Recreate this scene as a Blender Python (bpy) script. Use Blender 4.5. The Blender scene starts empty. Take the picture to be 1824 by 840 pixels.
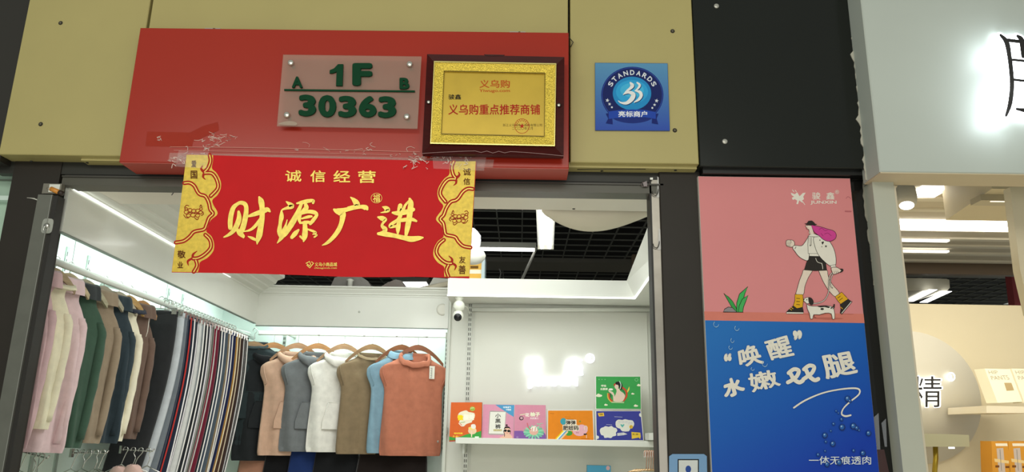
import bpy, math, random
from mathutils import Vector, Matrix
S = bpy.context.scene
COL = S.collection
random.seed(7)

# ------------------------------------------------------------------ camera
FPX = 1342.0
PITCH, YAW, ROLL = [math.radians(a) for a in (14.56, .83, 1.08)]
CAM = Vector((0, 0, 1.55))
_f = Vector((-math.sin(YAW) * math.cos(PITCH), math.cos(YAW) * math.cos(PITCH), math.sin(PITCH)))
_r = Vector((math.cos(YAW), math.sin(YAW), 0))
_u = _r.cross(_f)
R2 = _r * math.cos(ROLL) + _u * math.sin(ROLL)
U2 = _u * math.cos(ROLL) - _r * math.sin(ROLL)
cd = bpy.data.cameras.new('camera')
cam = bpy.data.objects.new('camera', cd)
COL.objects.link(cam)
cam.matrix_world = Matrix(((R2.x, U2.x, -_f.x, CAM.x), (R2.y, U2.y, -_f.y, CAM.y), (R2.z, U2.z, -_f.z, CAM.z), (0, 0, 0, 1)))
cd.sensor_width = 36
cd.lens = 36 * FPX / 1824
cd.clip_start = .05
S.camera = cam

# ------------------------------------------------------------------ world, lamps, exposure
S.view_settings.view_transform = 'Standard'
S.view_settings.look = 'None'
S.view_settings.exposure = 0.13
S.view_settings.gamma = 1
S.view_settings.use_curve_mapping = False
w = bpy.data.worlds.new('mall_light')
S.world = w
w.use_nodes = True
w.node_tree.nodes['Background'].inputs[0].default_value = (.95, 1, .9, 1)
w.node_tree.nodes['Background'].inputs[1].default_value = .30


def area(name, loc, size, power, color, target, spread=180):
    l = bpy.data.lights.new(name, 'AREA')
    l.shape = 'RECTANGLE'; l.size, l.size_y = size
    l.energy = power; l.color = color; l.spread = math.radians(spread)
    o = bpy.data.objects.new(name, l); COL.objects.link(o)
    o.location = loc
    o.rotation_euler = (Vector(target) - Vector(loc)).to_track_quat('-Z', 'Y').to_euler()
    return o


area('corridor_lamp', (-.8, -1.2, 3.6), (5, .8), 70, (1, .97, .86), (-.4, 3, 2.2))
area('opposite_shop_light', (0, -2.6, 1.1), (6, 1.9), 72, (1, .97, .9), (0, 3, 2.3))
area('shop_lamp', (-.5, 4.0, 3.0), (1.8, 1.3), 42, (.97, 1, .95), (-.5, 4.2, 0))
area('shop_front_lamp', (-.3, 3.9, 2.5), (1.6, .3), 4, (.96, 1, .95), (-.9, 6, 1.6))
area('neighbour_shop_lamp', (2.9, 4.2, 2.7), (1.6, 1.2), 27, (1, .93, .76), (2.9, 4.6, 0))
area('valance_lamp_side', (-2.03, 4.5, 2.47), (2.6, .04), 6, (.9, 1, .96), (-2.4, 4.5, 2.32), 130)
area('valance_lamp_back', (-1.3, 5.66, 2.43), (1.35, .05), 6, (.9, 1, .96), (-1.3, 6.0, 2.1))


# ------------------------------------------------------------------ pixel rays of the photograph onto real planes
def ray(x, y): return R2 * ((x - 912) / FPX) + U2 * ((420 - y) / FPX) + _f
def onY(x, y, Y):
    d = ray(x, y); return CAM + d * (Y / d.y)
def onX(x, y, X):
    d = ray(x, y); return CAM + d * (X / d.x)
def onZ(x, y, Z):
    d = ray(x, y); return CAM + d * ((Z - CAM.z) / d.z)


# ------------------------------------------------------------------ materials
MATS = {}
def lin(c): return c / 12.92 if c <= .04045 else ((c + .055) / 1.055) ** 2.4
def rgb(h): return tuple(lin(int(h[i:i + 2], 16) / 255) for i in (0, 2, 4))


def M(h, rough=.6, metal=0, grain=0, scale=60, bump=0, emit=0, alpha=1, coat=0, sheen=0, spec=.5, stretch=None):
    key = (h, rough, metal, grain, scale, bump, emit, alpha, coat, sheen, spec, stretch)
    if key in MATS: return MATS[key]
    m = bpy.data.materials.new('m_' + h); m.use_nodes = True
    nt = m.node_tree; b = nt.nodes['Principled BSDF']
    c = rgb(h)
    b.inputs['Base Color'].default_value = (*c, 1)
    b.inputs['Roughness'].default_value = rough
    b.inputs['Metallic'].default_value = metal
    b.inputs['Coat Weight'].default_value = coat
    b.inputs['Coat Roughness'].default_value = .08
    b.inputs['Specular IOR Level'].default_value = spec
    b.inputs['Sheen Weight'].default_value = sheen
    b.inputs['Alpha'].default_value = alpha
    if emit:
        b.inputs['Emission Color'].default_value = (*c, 1)
        b.inputs['Emission Strength'].default_value = emit
    if grain or bump:
        tc = nt.nodes.new('ShaderNodeTexCoord')
        mp = nt.nodes.new('ShaderNodeMapping')
        if stretch: mp.inputs['Scale'].default_value = stretch
        nz = nt.nodes.new('ShaderNodeTexNoise')
        nz.inputs['Scale'].default_value = scale
        nz.inputs['Detail'].default_value = 5
        nt.links.new(tc.outputs['Object'], mp.inputs[0]); nt.links.new(mp.outputs[0], nz.inputs['Vector'])
        if grain:
            rp = nt.nodes.new('ShaderNodeMapRange')
            rp.inputs[1].default_value = .3; rp.inputs[2].default_value = .7
            rp.inputs[3].default_value = 1 - grain; rp.inputs[4].default_value = 1 + grain
            mx = nt.nodes.new('ShaderNodeVectorMath'); mx.operation = 'SCALE'
            mx.inputs[0].default_value = c
            nt.links.new(nz.outputs[0], rp.inputs[0]); nt.links.new(rp.outputs[0], mx.inputs['Scale'])
            nt.links.new(mx.outputs[0], b.inputs['Base Color'])
        if bump:
            bp = nt.nodes.new('ShaderNodeBump'); bp.inputs['Strength'].default_value = bump
            bp.inputs['Distance'].default_value = .004
            nt.links.new(nz.outputs[0], bp.inputs['Height']); nt.links.new(bp.outputs[0], b.inputs['Normal'])
    MATS[key] = m
    return m


def P(h): return M(h, .75, spec=.25, grain=.03, scale=30)      # printed ink
def CL(h, g=.08): return M(h, .9, grain=g, scale=22, bump=.5, sheen=.12, spec=.15)   # cloth
WHITE = M('dcded6', .45, grain=.02, scale=4)
WHITEG = M('e0e2da', .14, grain=.02, scale=4, coat=.3)
GREENW = M('d2e6de', .3, grain=.02, scale=4)
BLACK = M('23241f', .5)
CHROME = M('c8c8c4', .18, 1)
STEEL = M('8c8c84', .32, 1, grain=.08, scale=20)
GLOW = M('ffffff', .5, emit=4)


# ------------------------------------------------------------------ mesh building
def smooth_path(p, n=5, closed=False):
    out = []; L = len(p)
    rng = range(L if closed else L - 1)
    for i in rng:
        if closed: a, b, c, d = p[i - 1], p[i], p[(i + 1) % L], p[(i + 2) % L]
        else: a, b, c, d = p[max(i - 1, 0)], p[i], p[i + 1], p[min(i + 2, L - 1)]
        for k in range(n):
            t = k / n
            out.append(tuple(.5 * (2 * b[j] + (c[j] - a[j]) * t + (2 * a[j] - 5 * b[j] + 4 * c[j] - d[j]) * t * t + (3 * b[j] - a[j] - 3 * c[j] + d[j]) * t ** 3) for j in range(len(b))))
    if not closed: out.append(tuple(p[-1]))
    return out


class MB:
    def __init__(s): s.v = []; s.f = []; s.m = []; s.sm = []; s.mats = []
    def mi(s, mat):
        if mat not in s.mats: s.mats.append(mat)
        return s.mats.index(mat)
    def add(s, vs, fs, mat, smooth=False):
        k = len(s.v); i = s.mi(mat)
        s.v += [tuple(v) for v in vs]
        for f in fs:
            s.f.append([a + k for a in f]); s.m.append(i); s.sm.append(smooth)
        return s
    def hexa(s, a, mat):   # 8 points: bottom 4, top 4 (same order)
        return s.add(a, [(0, 1, 2, 3), (7, 6, 5, 4), (0, 4, 5, 1), (1, 5, 6, 2), (2, 6, 7, 3), (3, 7, 4, 0)], mat)
    def box(s, x0, x1, y0, y1, z0, z1, mat):
        return s.hexa([(x0, y0, z0), (x0, y1, z0), (x1, y1, z0), (x1, y0, z0), (x0, y0, z1), (x0, y1, z1), (x1, y1, z1), (x1, y0, z1)], mat)
    def bbox(s, x0, x1, y0, y1, z0, z1, mat, b=.004):   # box with chamfered front edges
        vs = []
        for y, e in ((y0, b), (y0 + b, 0), (y1, 0)):
            vs += [(x0 + e, y, z0 + e), (x1 - e, y, z0 + e), (x1 - e, y, z1 - e), (x0 + e, y, z1 - e)]
        fs = [(0, 1, 2, 3), (11, 10, 9, 8)]
        for r in (0, 4):
            for i in range(4): fs.append((r + i, r + 4 + i, r + 4 + (i + 1) % 4, r + (i + 1) % 4))
        return s.add(vs, fs, mat)
    def prism(s, pts, d, mat):
        n = len(pts); d = Vector(d)
        vs = [Vector(p) for p in pts] + [Vector(p) + d for p in pts]
        return s.add(vs, [tuple(range(n))[::-1], tuple(range(n, 2 * n))] + [(i, (i + 1) % n, (i + 1) % n + n, i + n) for i in range(n)], mat)
    def tube(s, path, r, mat, n=8, closed=False):
        P_ = [Vector(p) for p in path]; L = len(P_); vs = []
        prev = None
        for i, p in enumerate(P_):
            a = P_[i - 1] if (i or closed) else p; b = P_[(i + 1) % L] if (i < L - 1 or closed) else p
            t = (b - a).normalized()
            if prev is None: u = t.orthogonal().normalized()
            else:
                u = prev - t * prev.dot(t)
                u = u.normalized() if u.length > 1e-6 else t.orthogonal().normalized()
            prev = u; v = t.cross(u)
            rr = r[i] if isinstance(r, (list, tuple)) else r
            vs += [p + (u * math.cos(2 * math.pi * k / n) + v * math.sin(2 * math.pi * k / n)) * rr for k in range(n)]
        fs = [(i * n + k, i * n + (k + 1) % n, ((i + 1) % L) * n + (k + 1) % n, ((i + 1) % L) * n + k) for i in range(L if closed else L - 1) for k in range(n)]
        if not closed: fs += [tuple(range(n))[::-1], tuple(range((L - 1) * n, L * n))]
        return s.add(vs, fs, mat, True)
    def rings(s, rings, mat, cap=(True, True), smooth=True):
        n = len(rings[0]); vs = [v for r in rings for v in r]
        fs = [(i * n + k, i * n + (k + 1) % n, (i + 1) * n + (k + 1) % n, (i + 1) * n + k) for i in range(len(rings) - 1) for k in range(n)]
        if cap[0]: fs.append(tuple(range(n))[::-1])
        if cap[1]: fs.append(tuple(range((len(rings) - 1) * n, len(rings) * n)))
        return s.add(vs, fs, mat, smooth)
    def lathe(s, c, prof, mat, axis=(0, 0, 1), n=20):
        ax = Vector(axis).normalized(); u = ax.orthogonal().normalized(); v = ax.cross(u); c = Vector(c)
        return s.rings([[c + ax * h + (u * math.cos(2 * math.pi * k / n) + v * math.sin(2 * math.pi * k / n)) * r for k in range(n)] for r, h in prof], mat)
    def build(s, name, parent=None, **kw):
        if parent: o0 = parent.matrix_world.translation if parent.parent is None else parent.parent.location + parent.location
        elif kw.pop('local', False): o0 = Vector((0, 0, 0))
        else:
            xs, ys, zs = zip(*s.v); o0 = Vector(((min(xs) + max(xs)) / 2, (min(ys) + max(ys)) / 2, min(zs)))
        if parent: o0 = ORG[parent.name]
        me = bpy.data.meshes.new(name)
        me.from_pydata([(x - o0[0], y - o0[1], z - o0[2]) for x, y, z in s.v], [], s.f)
        for m in s.mats: me.materials.append(m)
        me.polygons.foreach_set('material_index', s.m)
        me.polygons.foreach_set('use_smooth', s.sm)
        me.update()
        o = bpy.data.objects.new(name, me); COL.objects.link(o)
        if parent: o.parent = parent
        else: o.location = o0
        ORG[o.name] = Vector(o0)
        return tag(o, **kw)


ORG = {}
def tag(o, label=None, cat=None, group=None, kind=None):
    if label: o['label'] = label
    if cat: o['category'] = cat
    if group: o['group'] = group
    if kind: o['kind'] = kind
    return o


def thing(name, loc, label=None, cat=None, group=None, kind=None):
    o = bpy.data.objects.new(name, None); COL.objects.link(o)
    o.location = loc; o.empty_display_size = .05; ORG[o.name] = Vector(loc)
    return tag(o, label, cat, group, kind)


def copy_tree(o, parent=None):
    c = o.copy(); COL.objects.link(c)
    if parent: c.parent = parent
    ORG[c.name] = ORG[o.name]
    for ch in list(o.children): copy_tree(ch, c)
    return c


def px(pts, Y): return [onY(x, y, Y) for x, y in pts]


# text -------------------------------------------------------------
_tc = {}
def glyphs(body, bold=0, ext=0):
    k = (body, bold, ext)
    if k in _tc: return _tc[k]
    c = bpy.data.curves.new('t', 'FONT'); c.body = body; c.resolution_u = 4
    c.offset = min(bold, 0); c.extrude = ext
    o = bpy.data.objects.new('t', c); COL.objects.link(o)
    bpy.context.view_layer.update()
    m = bpy.data.meshes.new_from_object(o.evaluated_get(bpy.context.evaluated_depsgraph_get()))
    vs = [tuple(v.co) for v in m.vertices]; fs = [tuple(p.vertices) for p in m.polygons]
    bpy.data.meshes.remove(m); bpy.data.objects.remove(o); bpy.data.curves.remove(c)
    if bold > 0:      # embolden by overlaying shifted copies
        n0 = len(vs); base = vs; bf = fs; sh_ = [(math.cos(a * math.pi / 4) * bold, math.sin(a * math.pi / 4) * bold) for a in range(8)]
        vs = []; fs = []
        for j, (dx, dy) in enumerate([(0, 0)] + sh_):
            vs += [(v[0] + dx, v[1] + dy, v[2] + j * (.002 if ext else 1.2e-5)) for v in base]; fs += [tuple(i + j * n0 for i in f) for f in bf]
    xs = [v[0] for v in vs]; ys = [v[1] for v in vs]
    x0, x1, y0, y1 = min(xs), max(xs), min(ys), max(ys)
    r = ([((v[0] - x0) / (x1 - x0), (v[1] - y0) / (y1 - y0), v[2]) for v in vs], fs)
    _tc[k] = r
    return r


class Art:
    """flat print: shapes laid one over the other on a plane of constant depth, drawn in pixels of a zoomed crop"""
    EPS = .00004
    def __init__(s, Y, ox=0, oy=0, sc=1, fn=None):
        s.Y = Y; s.o = (ox, oy, sc); s.mb = MB(); s.k = 1; s.fn = fn
    def pt(s, x, y, dz=0):
        a, b, c = s.o
        Y = s.Y - s.k * s.EPS - dz
        X_, Y_ = x / c + a, y / c + b
        q = onY(X_, Y_, s.Y)
        if s.fn: return s.fn(q, s.k * s.EPS + dz)
        return Vector((q.x, Y, q.z))
    def fill(s, pts, h, sm=0, mat=None):
        if sm: pts = smooth_path(pts, sm, True)
        s.mb.add([s.pt(*p) for p in pts], [tuple(range(len(pts)))], mat or P(h)); s.k += 1; return s
    def rect(s, x0, y0, x1, y1, h): return s.fill([(x0, y0), (x1, y0), (x1, y1), (x0, y1)], h)
    def oval(s, x, y, rx, ry, h, n=28, rot=0):
        cr, sr = math.cos(rot), math.sin(rot)
        return s.fill([(x + rx * math.cos(t) * cr - ry * math.sin(t) * sr, y + rx * math.cos(t) * sr + ry * math.sin(t) * cr) for t in (2 * math.pi * i / n for i in range(n))], h)
    def line(s, pts, wd, h, sm=5, closed=False, mat=None):
        p = [(q[0], q[1], q[2] if len(q) > 2 else wd) for q in pts]
        if sm: p = smooth_path(p, sm, closed)
        n = len(p); L = []; R = []; mat = mat or P(h)
        for i in range(n):
            a = p[i - 1] if (i or closed) else p[i]; b = p[(i + 1) % n] if (i < n - 1 or closed) else p[i]
            dx, dy = b[0] - a[0], b[1] - a[1]; d = math.hypot(dx, dy) or 1
            nx, ny = -dy / d * p[i][2] / 2, dx / d * p[i][2] / 2
            L.append((p[i][0] + nx, p[i][1] + ny)); R.append((p[i][0] - nx, p[i][1] - ny))
        vs = [s.pt(*q) for q in L + R]
        s.mb.add(vs, [(i, (i + 1) % n, (i + 1) % n + n, i + n) for i in range(n if closed else n - 1)], mat)
        s.k += .25
        if not closed:
            for e in (0, -1):
                x, y, wv = p[e]
                if wv > 2.5:
                    s.mb.add([s.pt(x + wv / 2 * math.cos(t), y + wv / 2 * math.sin(t)) for t in (2 * math.pi * i / 10 for i in range(10))], [tuple(range(10))], mat)
        s.k += .75
        return s
    def shape(s, pts, h, ol='1c1a18', wd=3.5, sm=0):
        s.fill(pts, h, sm)
        return s.line(pts, wd, ol, sm or 1, True)
    def text(s, body, x0, y0, x1, y1, h, bold=0, mat=None, ext=0, dz=0):
        """upright on the plane inside the box"""
        vs, fs = glyphs(body, bold, .05 if ext else 0); mat = mat or P(h)
        xm, ym = (x0 + x1) / 2, (y0 + y1) / 2
        X0, X1 = s.pt(x0, ym), s.pt(x1, ym); Z0, Z1 = s.pt(xm, y1), s.pt(xm, y0)
        X00 = X0 + (Z0 - Z1) / 2
        ux = X1 - X0; uz = Z1 - Z0
        s.mb.add([X00 + ux * u + uz * v + Vector((0, -dz - (z + .05) / .1 * ext if ext else -dz - z, 0)) for u, v, z in vs], fs, mat); s.k += 1
        return s
    def textq(s, body, q, h, bold=0, mat=None):
        vs, fs = glyphs(body, bold); (a, b, c, d) = q; out = []
        for u, v, z_ in vs:
            v = 1 - v
            out.append(s.pt((a[0] * (1 - u) + b[0] * u) * (1 - v) + (d[0] * (1 - u) + c[0] * u) * v, (a[1] * (1 - u) + b[1] * u) * (1 - v) + (d[1] * (1 - u) + c[1] * u) * v, z_))
        s.mb.add(out, fs, mat or P(h)); s.k += 1
        return s
    def star(s, x, y, r, h, rot=0):
        return s.fill([(x + (r if i % 2 == 0 else r * .42) * math.sin(i * math.pi / 5 + rot), y - (r if i % 2 == 0 else r * .42) * math.cos(i * math.pi / 5 + rot)) for i in range(10)], h)
    def build(s, name, parent, **kw):
        return s.mb.build(name, parent, **kw)


def screw(name, c, r, parent, mat, proud=.006, rim=None, label=None):
    b = MB(); c = Vector(c)
    b.lathe(c, [(r, 0), (r, proud * .6), (r * .7, proud), (.0001, proud * 1.02)], mat, (0, -1, 0), 14)
    if rim: b.lathe(c, [(r * 1.5, -.0005), (r * 1.5, .0008), (r * 1.0, .001)], rim, (0, -1, 0), 14)
    o = b.build(name, parent)
    if label: o['label'] = label
    return o


# ================================================================== SETTING
YEL = M('ada26b', .4, grain=.03, scale=3, coat=.08, spec=.35)
YELU = M('b0a56c', .5)
fl = MB().box(-6, 7, -3, 13, -.1, 0, M('e4dfd2', .3, grain=.06, scale=3)).build('floor', kind='structure')

fw = thing('wall_front', (-.7, 3.04, 2.6), kind='structure')
ZB = 2.655
for i, (x0, x1, b) in enumerate([(-2.24, -1.692, 0), (-1.680, .187, 0), (.197, .738, 0)]):
    MB().bbox(x0, x1, 3.0, 3.088, ZB, 3.75, YEL, .003).build('fascia_panel', fw)
MB().box(-1.9, .735, 3.03, 3.087, ZB - .012, ZB + .01, YELU).build('fascia_return', fw)
MB().box(-2.3, .76, 3.09, 3.13, 2.6, 3.75, BLACK).build('fascia_backing', fw)
for p in ((108, 41), (72.5, 221), (1198, 55.5), (1202, 232)):
    screw('screw', onY(*p, 3.0), .0065, fw, M('5c584c', .4, .6), rim=M('28261e', .7))
for p in ((57, 282), (156, 284.5), (1072, 299), (1203, 298)):
    q = onZ(*p, ZB)
    MB().lathe((q.x, q.y, ZB - .012), [(.006, 0), (.006, -.003), (.001, -.004)], BLACK).build('rivet', fw)
for x0 in (950, ):
    MB().tube([onZ(1028, 301.5, ZB - .013), onZ(1080, 301, ZB - .013), onZ(1150, 301, ZB - .013)], .0018, M('2a2620'), 5).build('sealant_line', fw)

# dark posts and header
DK = M('28241f', .5, grain=.05, scale=8, spec=.3)
DKG = M('4c4b42', .4, grain=.04, scale=8)
head = thing('trim_1', (-.7, 3.12, 2.5), kind='structure')
MB().box(-2.0, .60, 3.095, 3.16, 2.585, 2.66, M('2f2d28', .5)).build('header_upper_rail', head)  # darker upper rail of the header
MB().box(-2.0, .60, 3.082, 3.17, 2.548, 2.588, DKG).build('header_rail', head)
MB().box(-2.0, .60, 3.075, 3.082, 2.583, 2.59, M('3a3832', .4)).build('header_lip', head)

pl = thing('trim_2', (-2.13, 3.1, 0), kind='structure')
MB().box(-2.222, -2.015, 3.085, 3.16, 0, 2.66, DK).build('post_panel', pl)
a = MB().box(-2.068, -2.006, 3.045, 3.085, 0, 2.492, M('7f8078', .3, .75, grain=.06, scale=14))
a.build('shutter_guide', pl, label='brushed steel shutter guide strip')
MB().box(-2.006, -1.985, 3.05, 3.10, 0, 2.49, M('1d1b18', .5)).build('guide_dark_side', pl)  # side face of the guide, its shade painted in as near-black
MB().box(-2.0068, -2.0035, 3.040, 3.05, 0, 2.49, M('a8a9a2', .3, .8)).build('guide_edge', pl)
MB().box(-2.06, -1.98, 3.055, 3.08, 2.50, 2.545, M('8f8b80', .3, .7)).build('lock_plate', pl)
MB().box(-2.03, -1.985, 3.05, 3.056, 2.505, 2.54, M('d8dcd4', .4)).build('lock_window', pl)

pr = thing('trim_3', (.65, 3.1, 0), kind='structure')
MB().bbox(.582, .76, 3.075, 3.16, 0, 2.655, DK, .004).build('post_panel', pr)
MB().box(.548, .584, 3.085, 3.16, 0, 2.61, M('8e8a82', .3, .7, grain=.1, scale=12)).build('shutter_guide', pr, label='scuffed steel shutter guide strip')
MB().box(.541, .549, 3.082, 3.16, 0, 2.61, M('171614', .5)).build('guide_dark_side', pr)

# neighbour black glossy fascia
bk = thing('wall_right', (1.1, 3.05, 0), kind='structure')
bp_ = thing('trim_8', (1.1, 3.1, 0), kind='structure')
BKG = M('171a17', .22, grain=.06, scale=2, coat=.1, spec=.35)
MB().bbox(.742, 1.50, 3.0, 3.10, 2.645, 3.75, BKG, .003).build('black_panel', bk)
MB().box(.76, 1.50, 3.03, 3.14, 2.625, 2.646, M('0d0e0d', .4)).build('shadow_gap', bk)
MB().box(.76, 1.52, 3.075, 3.16, 0, 2.62, M('151514', .12, coat=.2, spec=.35)).build('black_pier_cladding', bp_)
for p in ((1276, 11), (1291, 252)):
    screw('screw', onY(*p, 3.0), .0115, bk, M('b9b8b0', .35, .5), .005)

# filler bead between the black panel and the white fascia (ragged silicone)
fb = MB(); random.seed(3)
pts = []
for i in range(46):
    t = i / 45; y = -5 + 325 * t
    x = 1519 + 29 * t
    wv = random.uniform(2, 7) + (6 if i in (14, 15, 30) else 0)
    pts.append((x - 2 - wv, x + 6, y))
L = [onY(a, y, 2.996) for a, b, y in pts] + [onY(b, y, 2.996) for a, b, y in pts][::-1]
fb.prism(L, (0, .004, 0), M('b5b3a6', .7, bump=.5, scale=90))
fb.build('sealant_bead', bk, label='ragged dried silicone')
fb = MB(); pts = []
for i in range(60):
    t = i / 59; y = 322 + 520 * t; x = 1541 + 64 * t
    pts.append((x - random.uniform(1, 8), x + 6, y))
L = [onY(a, y, 3.07) for a, b, y in pts] + [onY(b, y, 3.07) for a, b, y in pts][::-1]
fb.prism(L, (0, .004, 0), M('8a887c', .8, bump=.5, scale=90)); fb.build('sealant_bead', bk)
# clear film hanging loose beside the pier
for x0, y0, x1, y1 in ((1556, 735, 1568, 800), (1570, 745, 1580, 795)):
    fm = MB(); fm.add(px([(x0, y0 + 8), ((x0 + x1) / 2 + 3, y0), (x1, y1), (x0 + 6, y1)], 3.06), [(0, 1, 2, 3)], M('b9bdc6', .1, alpha=.35)).build('plastic_film', bp_)

MB().prism(px([(1553, 800), (1575, 800), (1584, 842), (1556, 842)], 3.069), (0, .004, 0), M('3b1f1f', .4)).build('maroon_strip', bk)

# white neighbour fascia and pillar
wn = thing('wall_right_neighbour', (2, 3, 0), kind='structure')
WF = M('b7bfb8', .55, grain=.03, scale=2, bump=.12)
WF2 = M('b3ab9c', .6, grain=.03, scale=3)
MB().bbox(1.432, 5.0, 2.88, 3.03, 2.588, 3.75, WF, .004).build('fascia_board', wn)
MB().box(1.436, 5.0, 2.885, 3.03, 2.584, 2.589, M('cdbfa2', .6)).build('fascia_soffit', wn)
MB().box(1.452, 1.54, 2.995, 3.3, 0, 2.586, M('b4b7aa', .6, grain=.03, scale=3)).build('pillar', wn)
MB().box(1.5, 1.55, 3.0, 3.5, 0, 2.57, M('cfc6b0', .6)).build('pillar_return', wn)

# left neighbour
ln = thing('wall_left_neighbour', (-2.5, 3.1, 0), kind='structure')
MB().box(-4, -2.243, 3.02, 3.12, 2.63, 3.75, M('2b2925', .3)).build('dark_panel', ln)
MB().box(-4, -2.225, 3.2, 3.26, 0, 2.66, M('a9c4b2', .4)).build('pale_green_panel', ln)
MB().box(-4, -2.225, 3.185, 3.2, 2.30, 2.315, M('f4fff6', .5, emit=1.2)).build('light_line', ln)
MB().box(-4, -2.225, 3.19, 3.2, 2.60, 2.606, M('707c70', .5)).build('panel_joint', ln)

# shop shell ---------------------------------------------------------
XL, YB = -1.985, 5.6
wl = thing('wall_left', (-2.4, 4.6, 0), kind='structure')
MB().box(-2.46, -2.40, 3.16, 6.06, 0, 3.3, M('dfeee7', .35, grain=.02, scale=3)).build('panel_board', wl)
vl = thing('trim_6', (XL, 4.4, 2.35), kind='structure')
MB().hexa([(XL, 3.12, 2.349), (XL, YB, 2.300), (XL - .018, YB, 2.300), (XL - .018, 3.12, 2.349),
           (XL, 3.12, 2.56), (XL, YB, 2.53), (XL - .018, YB, 2.53), (XL - .018, 3.12, 2.56)], WHITEG).build('valance', vl, label='glossy white valance board')
MB().hexa([(XL + .003, 3.12, 2.346), (XL + .003, YB, 2.297), (XL - .02, YB, 2.297), (XL - .02, 3.12, 2.346),
           (XL + .003, 3.12, 2.350), (XL + .003, YB, 2.301), (XL - .02, YB, 2.301), (XL - .02, 3.12, 2.350)], M('7f8a80', .4)).build('valance_edge', vl)
MB().box(-2.4, XL - .02, 3.16, 5.98, 2.50, 2.52, GREENW).build('valance_lid', vl)
for p in ((124, 428), (161, 446), (303, 511), (327, 524), (418, 568)):
    q = onX(*p, -2.395); b = MB()
    b.box(-2.4, -2.392, q.y - .012, q.y + .012, .8, 2.45, M('b9c6be', .35, .4))
    for k in range(22):
        z = 2.40 - k * .04
        b.box(-2.3925, -2.391, q.y - .006, q.y - .002, z, z + .024, BLACK)
    b.build('slotted_standard', wl)
for y in (3.9, 5.0):
    MB().box(-2.401, -2.399, y, y + .004, 1, 2.5, M('6d7a72')).build('panel_joint', wl)

wlv = wl; wb = thing('wall_back', (-1.2, 6, 0), kind='structure')
MB().box(-2.46, -.53, 6.0, 6.06, 0, 2.5, M('dfeee7', .35, grain=.02, scale=3)).build('panel_board', wb)
vb = thing('trim_7', (-1.2, YB, 2.3), kind='structure')
MB().box(XL, -.545, YB, YB + .02, 2.285, 2.52, WHITEG).build('valance', vb, label='glossy white valance board')
MB().box(XL, -.545, YB - .004, YB + .02, 2.281, 2.286, M('6f786f', .4)).build('valance_edge', vb)
MB().box(-.575, -.545, YB - .006, YB, 2.285, 2.52, WHITEG).build('valance_end_strip', vb)
MB().box(-.55, -.53, YB, 6.06, 0, 2.5, M('cfd4cb', .4)).build('recess_side', vb)
MB().box(-2.4, -.55, YB + .02, 6.0, 2.50, 2.515, GREENW).build('valance_lid', vb)
for p, z0 in (((507, 600), 1.9), ((795, 640), 1.0)):
    q = onY(*p, 5.99); b = MB()
    b.box(q.x - .012, q.x + .012, 5.992, 6.0, z0 - .8, 2.29, M('a9b2aa', .35, .4))
    for k in range(26):
        z = 2.26 - k * .034
        b.box(q.x - .007, q.x - .002, 5.990, 5.9925, z, z + .02, BLACK); b.box(q.x + .002, q.x + .007, 5.990, 5.9925, z, z + .02, BLACK)
    b.build('slotted_standard', wb)
MB().lathe(onY(788, 551, YB), [(.045, 0), (.045, .003), (.03, .004)], M('dcdbd0', .5), (0, -1, 0)).build('round_sticker', vb)
for p in ((640, 555), (425, 0)):
    if p[1]: MB().lathe(onY(*p, YB), [(.008, 0), (.008, .004)], M('b7bab0', .5), (0, -1, 0)).build('bolt_cap', vb)

# crown mouldings (profile in out/up, run along the wall)
cr = thing('trim_4', (-1.6, 4.5, 2.55), kind='structure')
def crown(axis, a0, a1, base, prof, name, zs=(0, 0)):
    rings = []
    for a, z0 in ((a0, zs[0]), (a1, zs[1])):
        rings.append([((base + o, a - (o if axis == 'Y' and a == a1 else 0), z + z0) if axis == 'Y' else (a + (o if a == a0 else 0), base - o, z + z0)) for o, z in prof])
    b = MB(); b.rings(rings, WHITE, smooth=False); return b.build(name, cr)
prof = [(-.02, 2.515), (.004, 2.515), (.006, 2.528), (.014, 2.530), (.016, 2.540), (.028, 2.556), (.032, 2.560), (.036, 2.572), (.05, 2.574), (.052, 2.585), (-.02, 2.585)]
crown('X', XL, -.55, YB, prof, 'cornice')
profl = [(-.02, 2.527), (.004, 2.527), (.01, 2.535), (.05, 2.545), (.055, 2.555), (.11, 2.562), (.115, 2.572), (.18, 2.578), (.20, 2.600), (.27, 2.604), (.272, 2.625), (-.02, 2.625)]
crown('Y', 3.12, YB, XL, profl, 'cornice', (.03, -.01))
MB().hexa([(XL + .001, 3.14, 2.548), (XL + .001, 5.0, 2.528), (XL + .008, 5.0, 2.528), (XL + .008, 3.14, 2.548),
           (XL + .001, 3.14, 2.556), (XL + .001, 5.0, 2.534), (XL + .008, 5.0, 2.534), (XL + .008, 3.14, 2.556)], M('fbfff8', .5, emit=1.6)).build('light_strip', cr, label='slim white light line')

# shop right part: dropped soffit with light line, back panel, right wall
sr = thing('trim_5', (.2, 5.3, 2.5), kind='structure')
MB().box(-.525, 1.05, 5.25, 5.6, 2.472, 2.60, WHITE).build('soffit_back', sr)
MB().hexa([(.745, 3.25, 2.472), (.80, 5.25, 2.472), (1.05, 5.25, 2.472), (1.05, 3.25, 2.472),
           (.62, 3.25, 2.600), (.742, 5.25, 2.600), (1.05, 5.25, 2.600), (1.05, 3.25, 2.600)], WHITE).build('soffit_side', sr)
MB().box(-.525, .795, 5.246, 5.253, 2.470, 2.478, M('ffffff', .5, emit=2.2)).build('light_strip', sr)
MB().hexa([(.735, 3.25, 2.470), (.79, 5.25, 2.470), (.80, 5.25, 2.470), (.745, 3.25, 2.470),
           (.735, 3.25, 2.477), (.79, 5.25, 2.477), (.80, 5.25, 2.477), (.745, 3.25, 2.477)], M('ffffff', .5, emit=2.2)).build('light_strip', sr)

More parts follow.
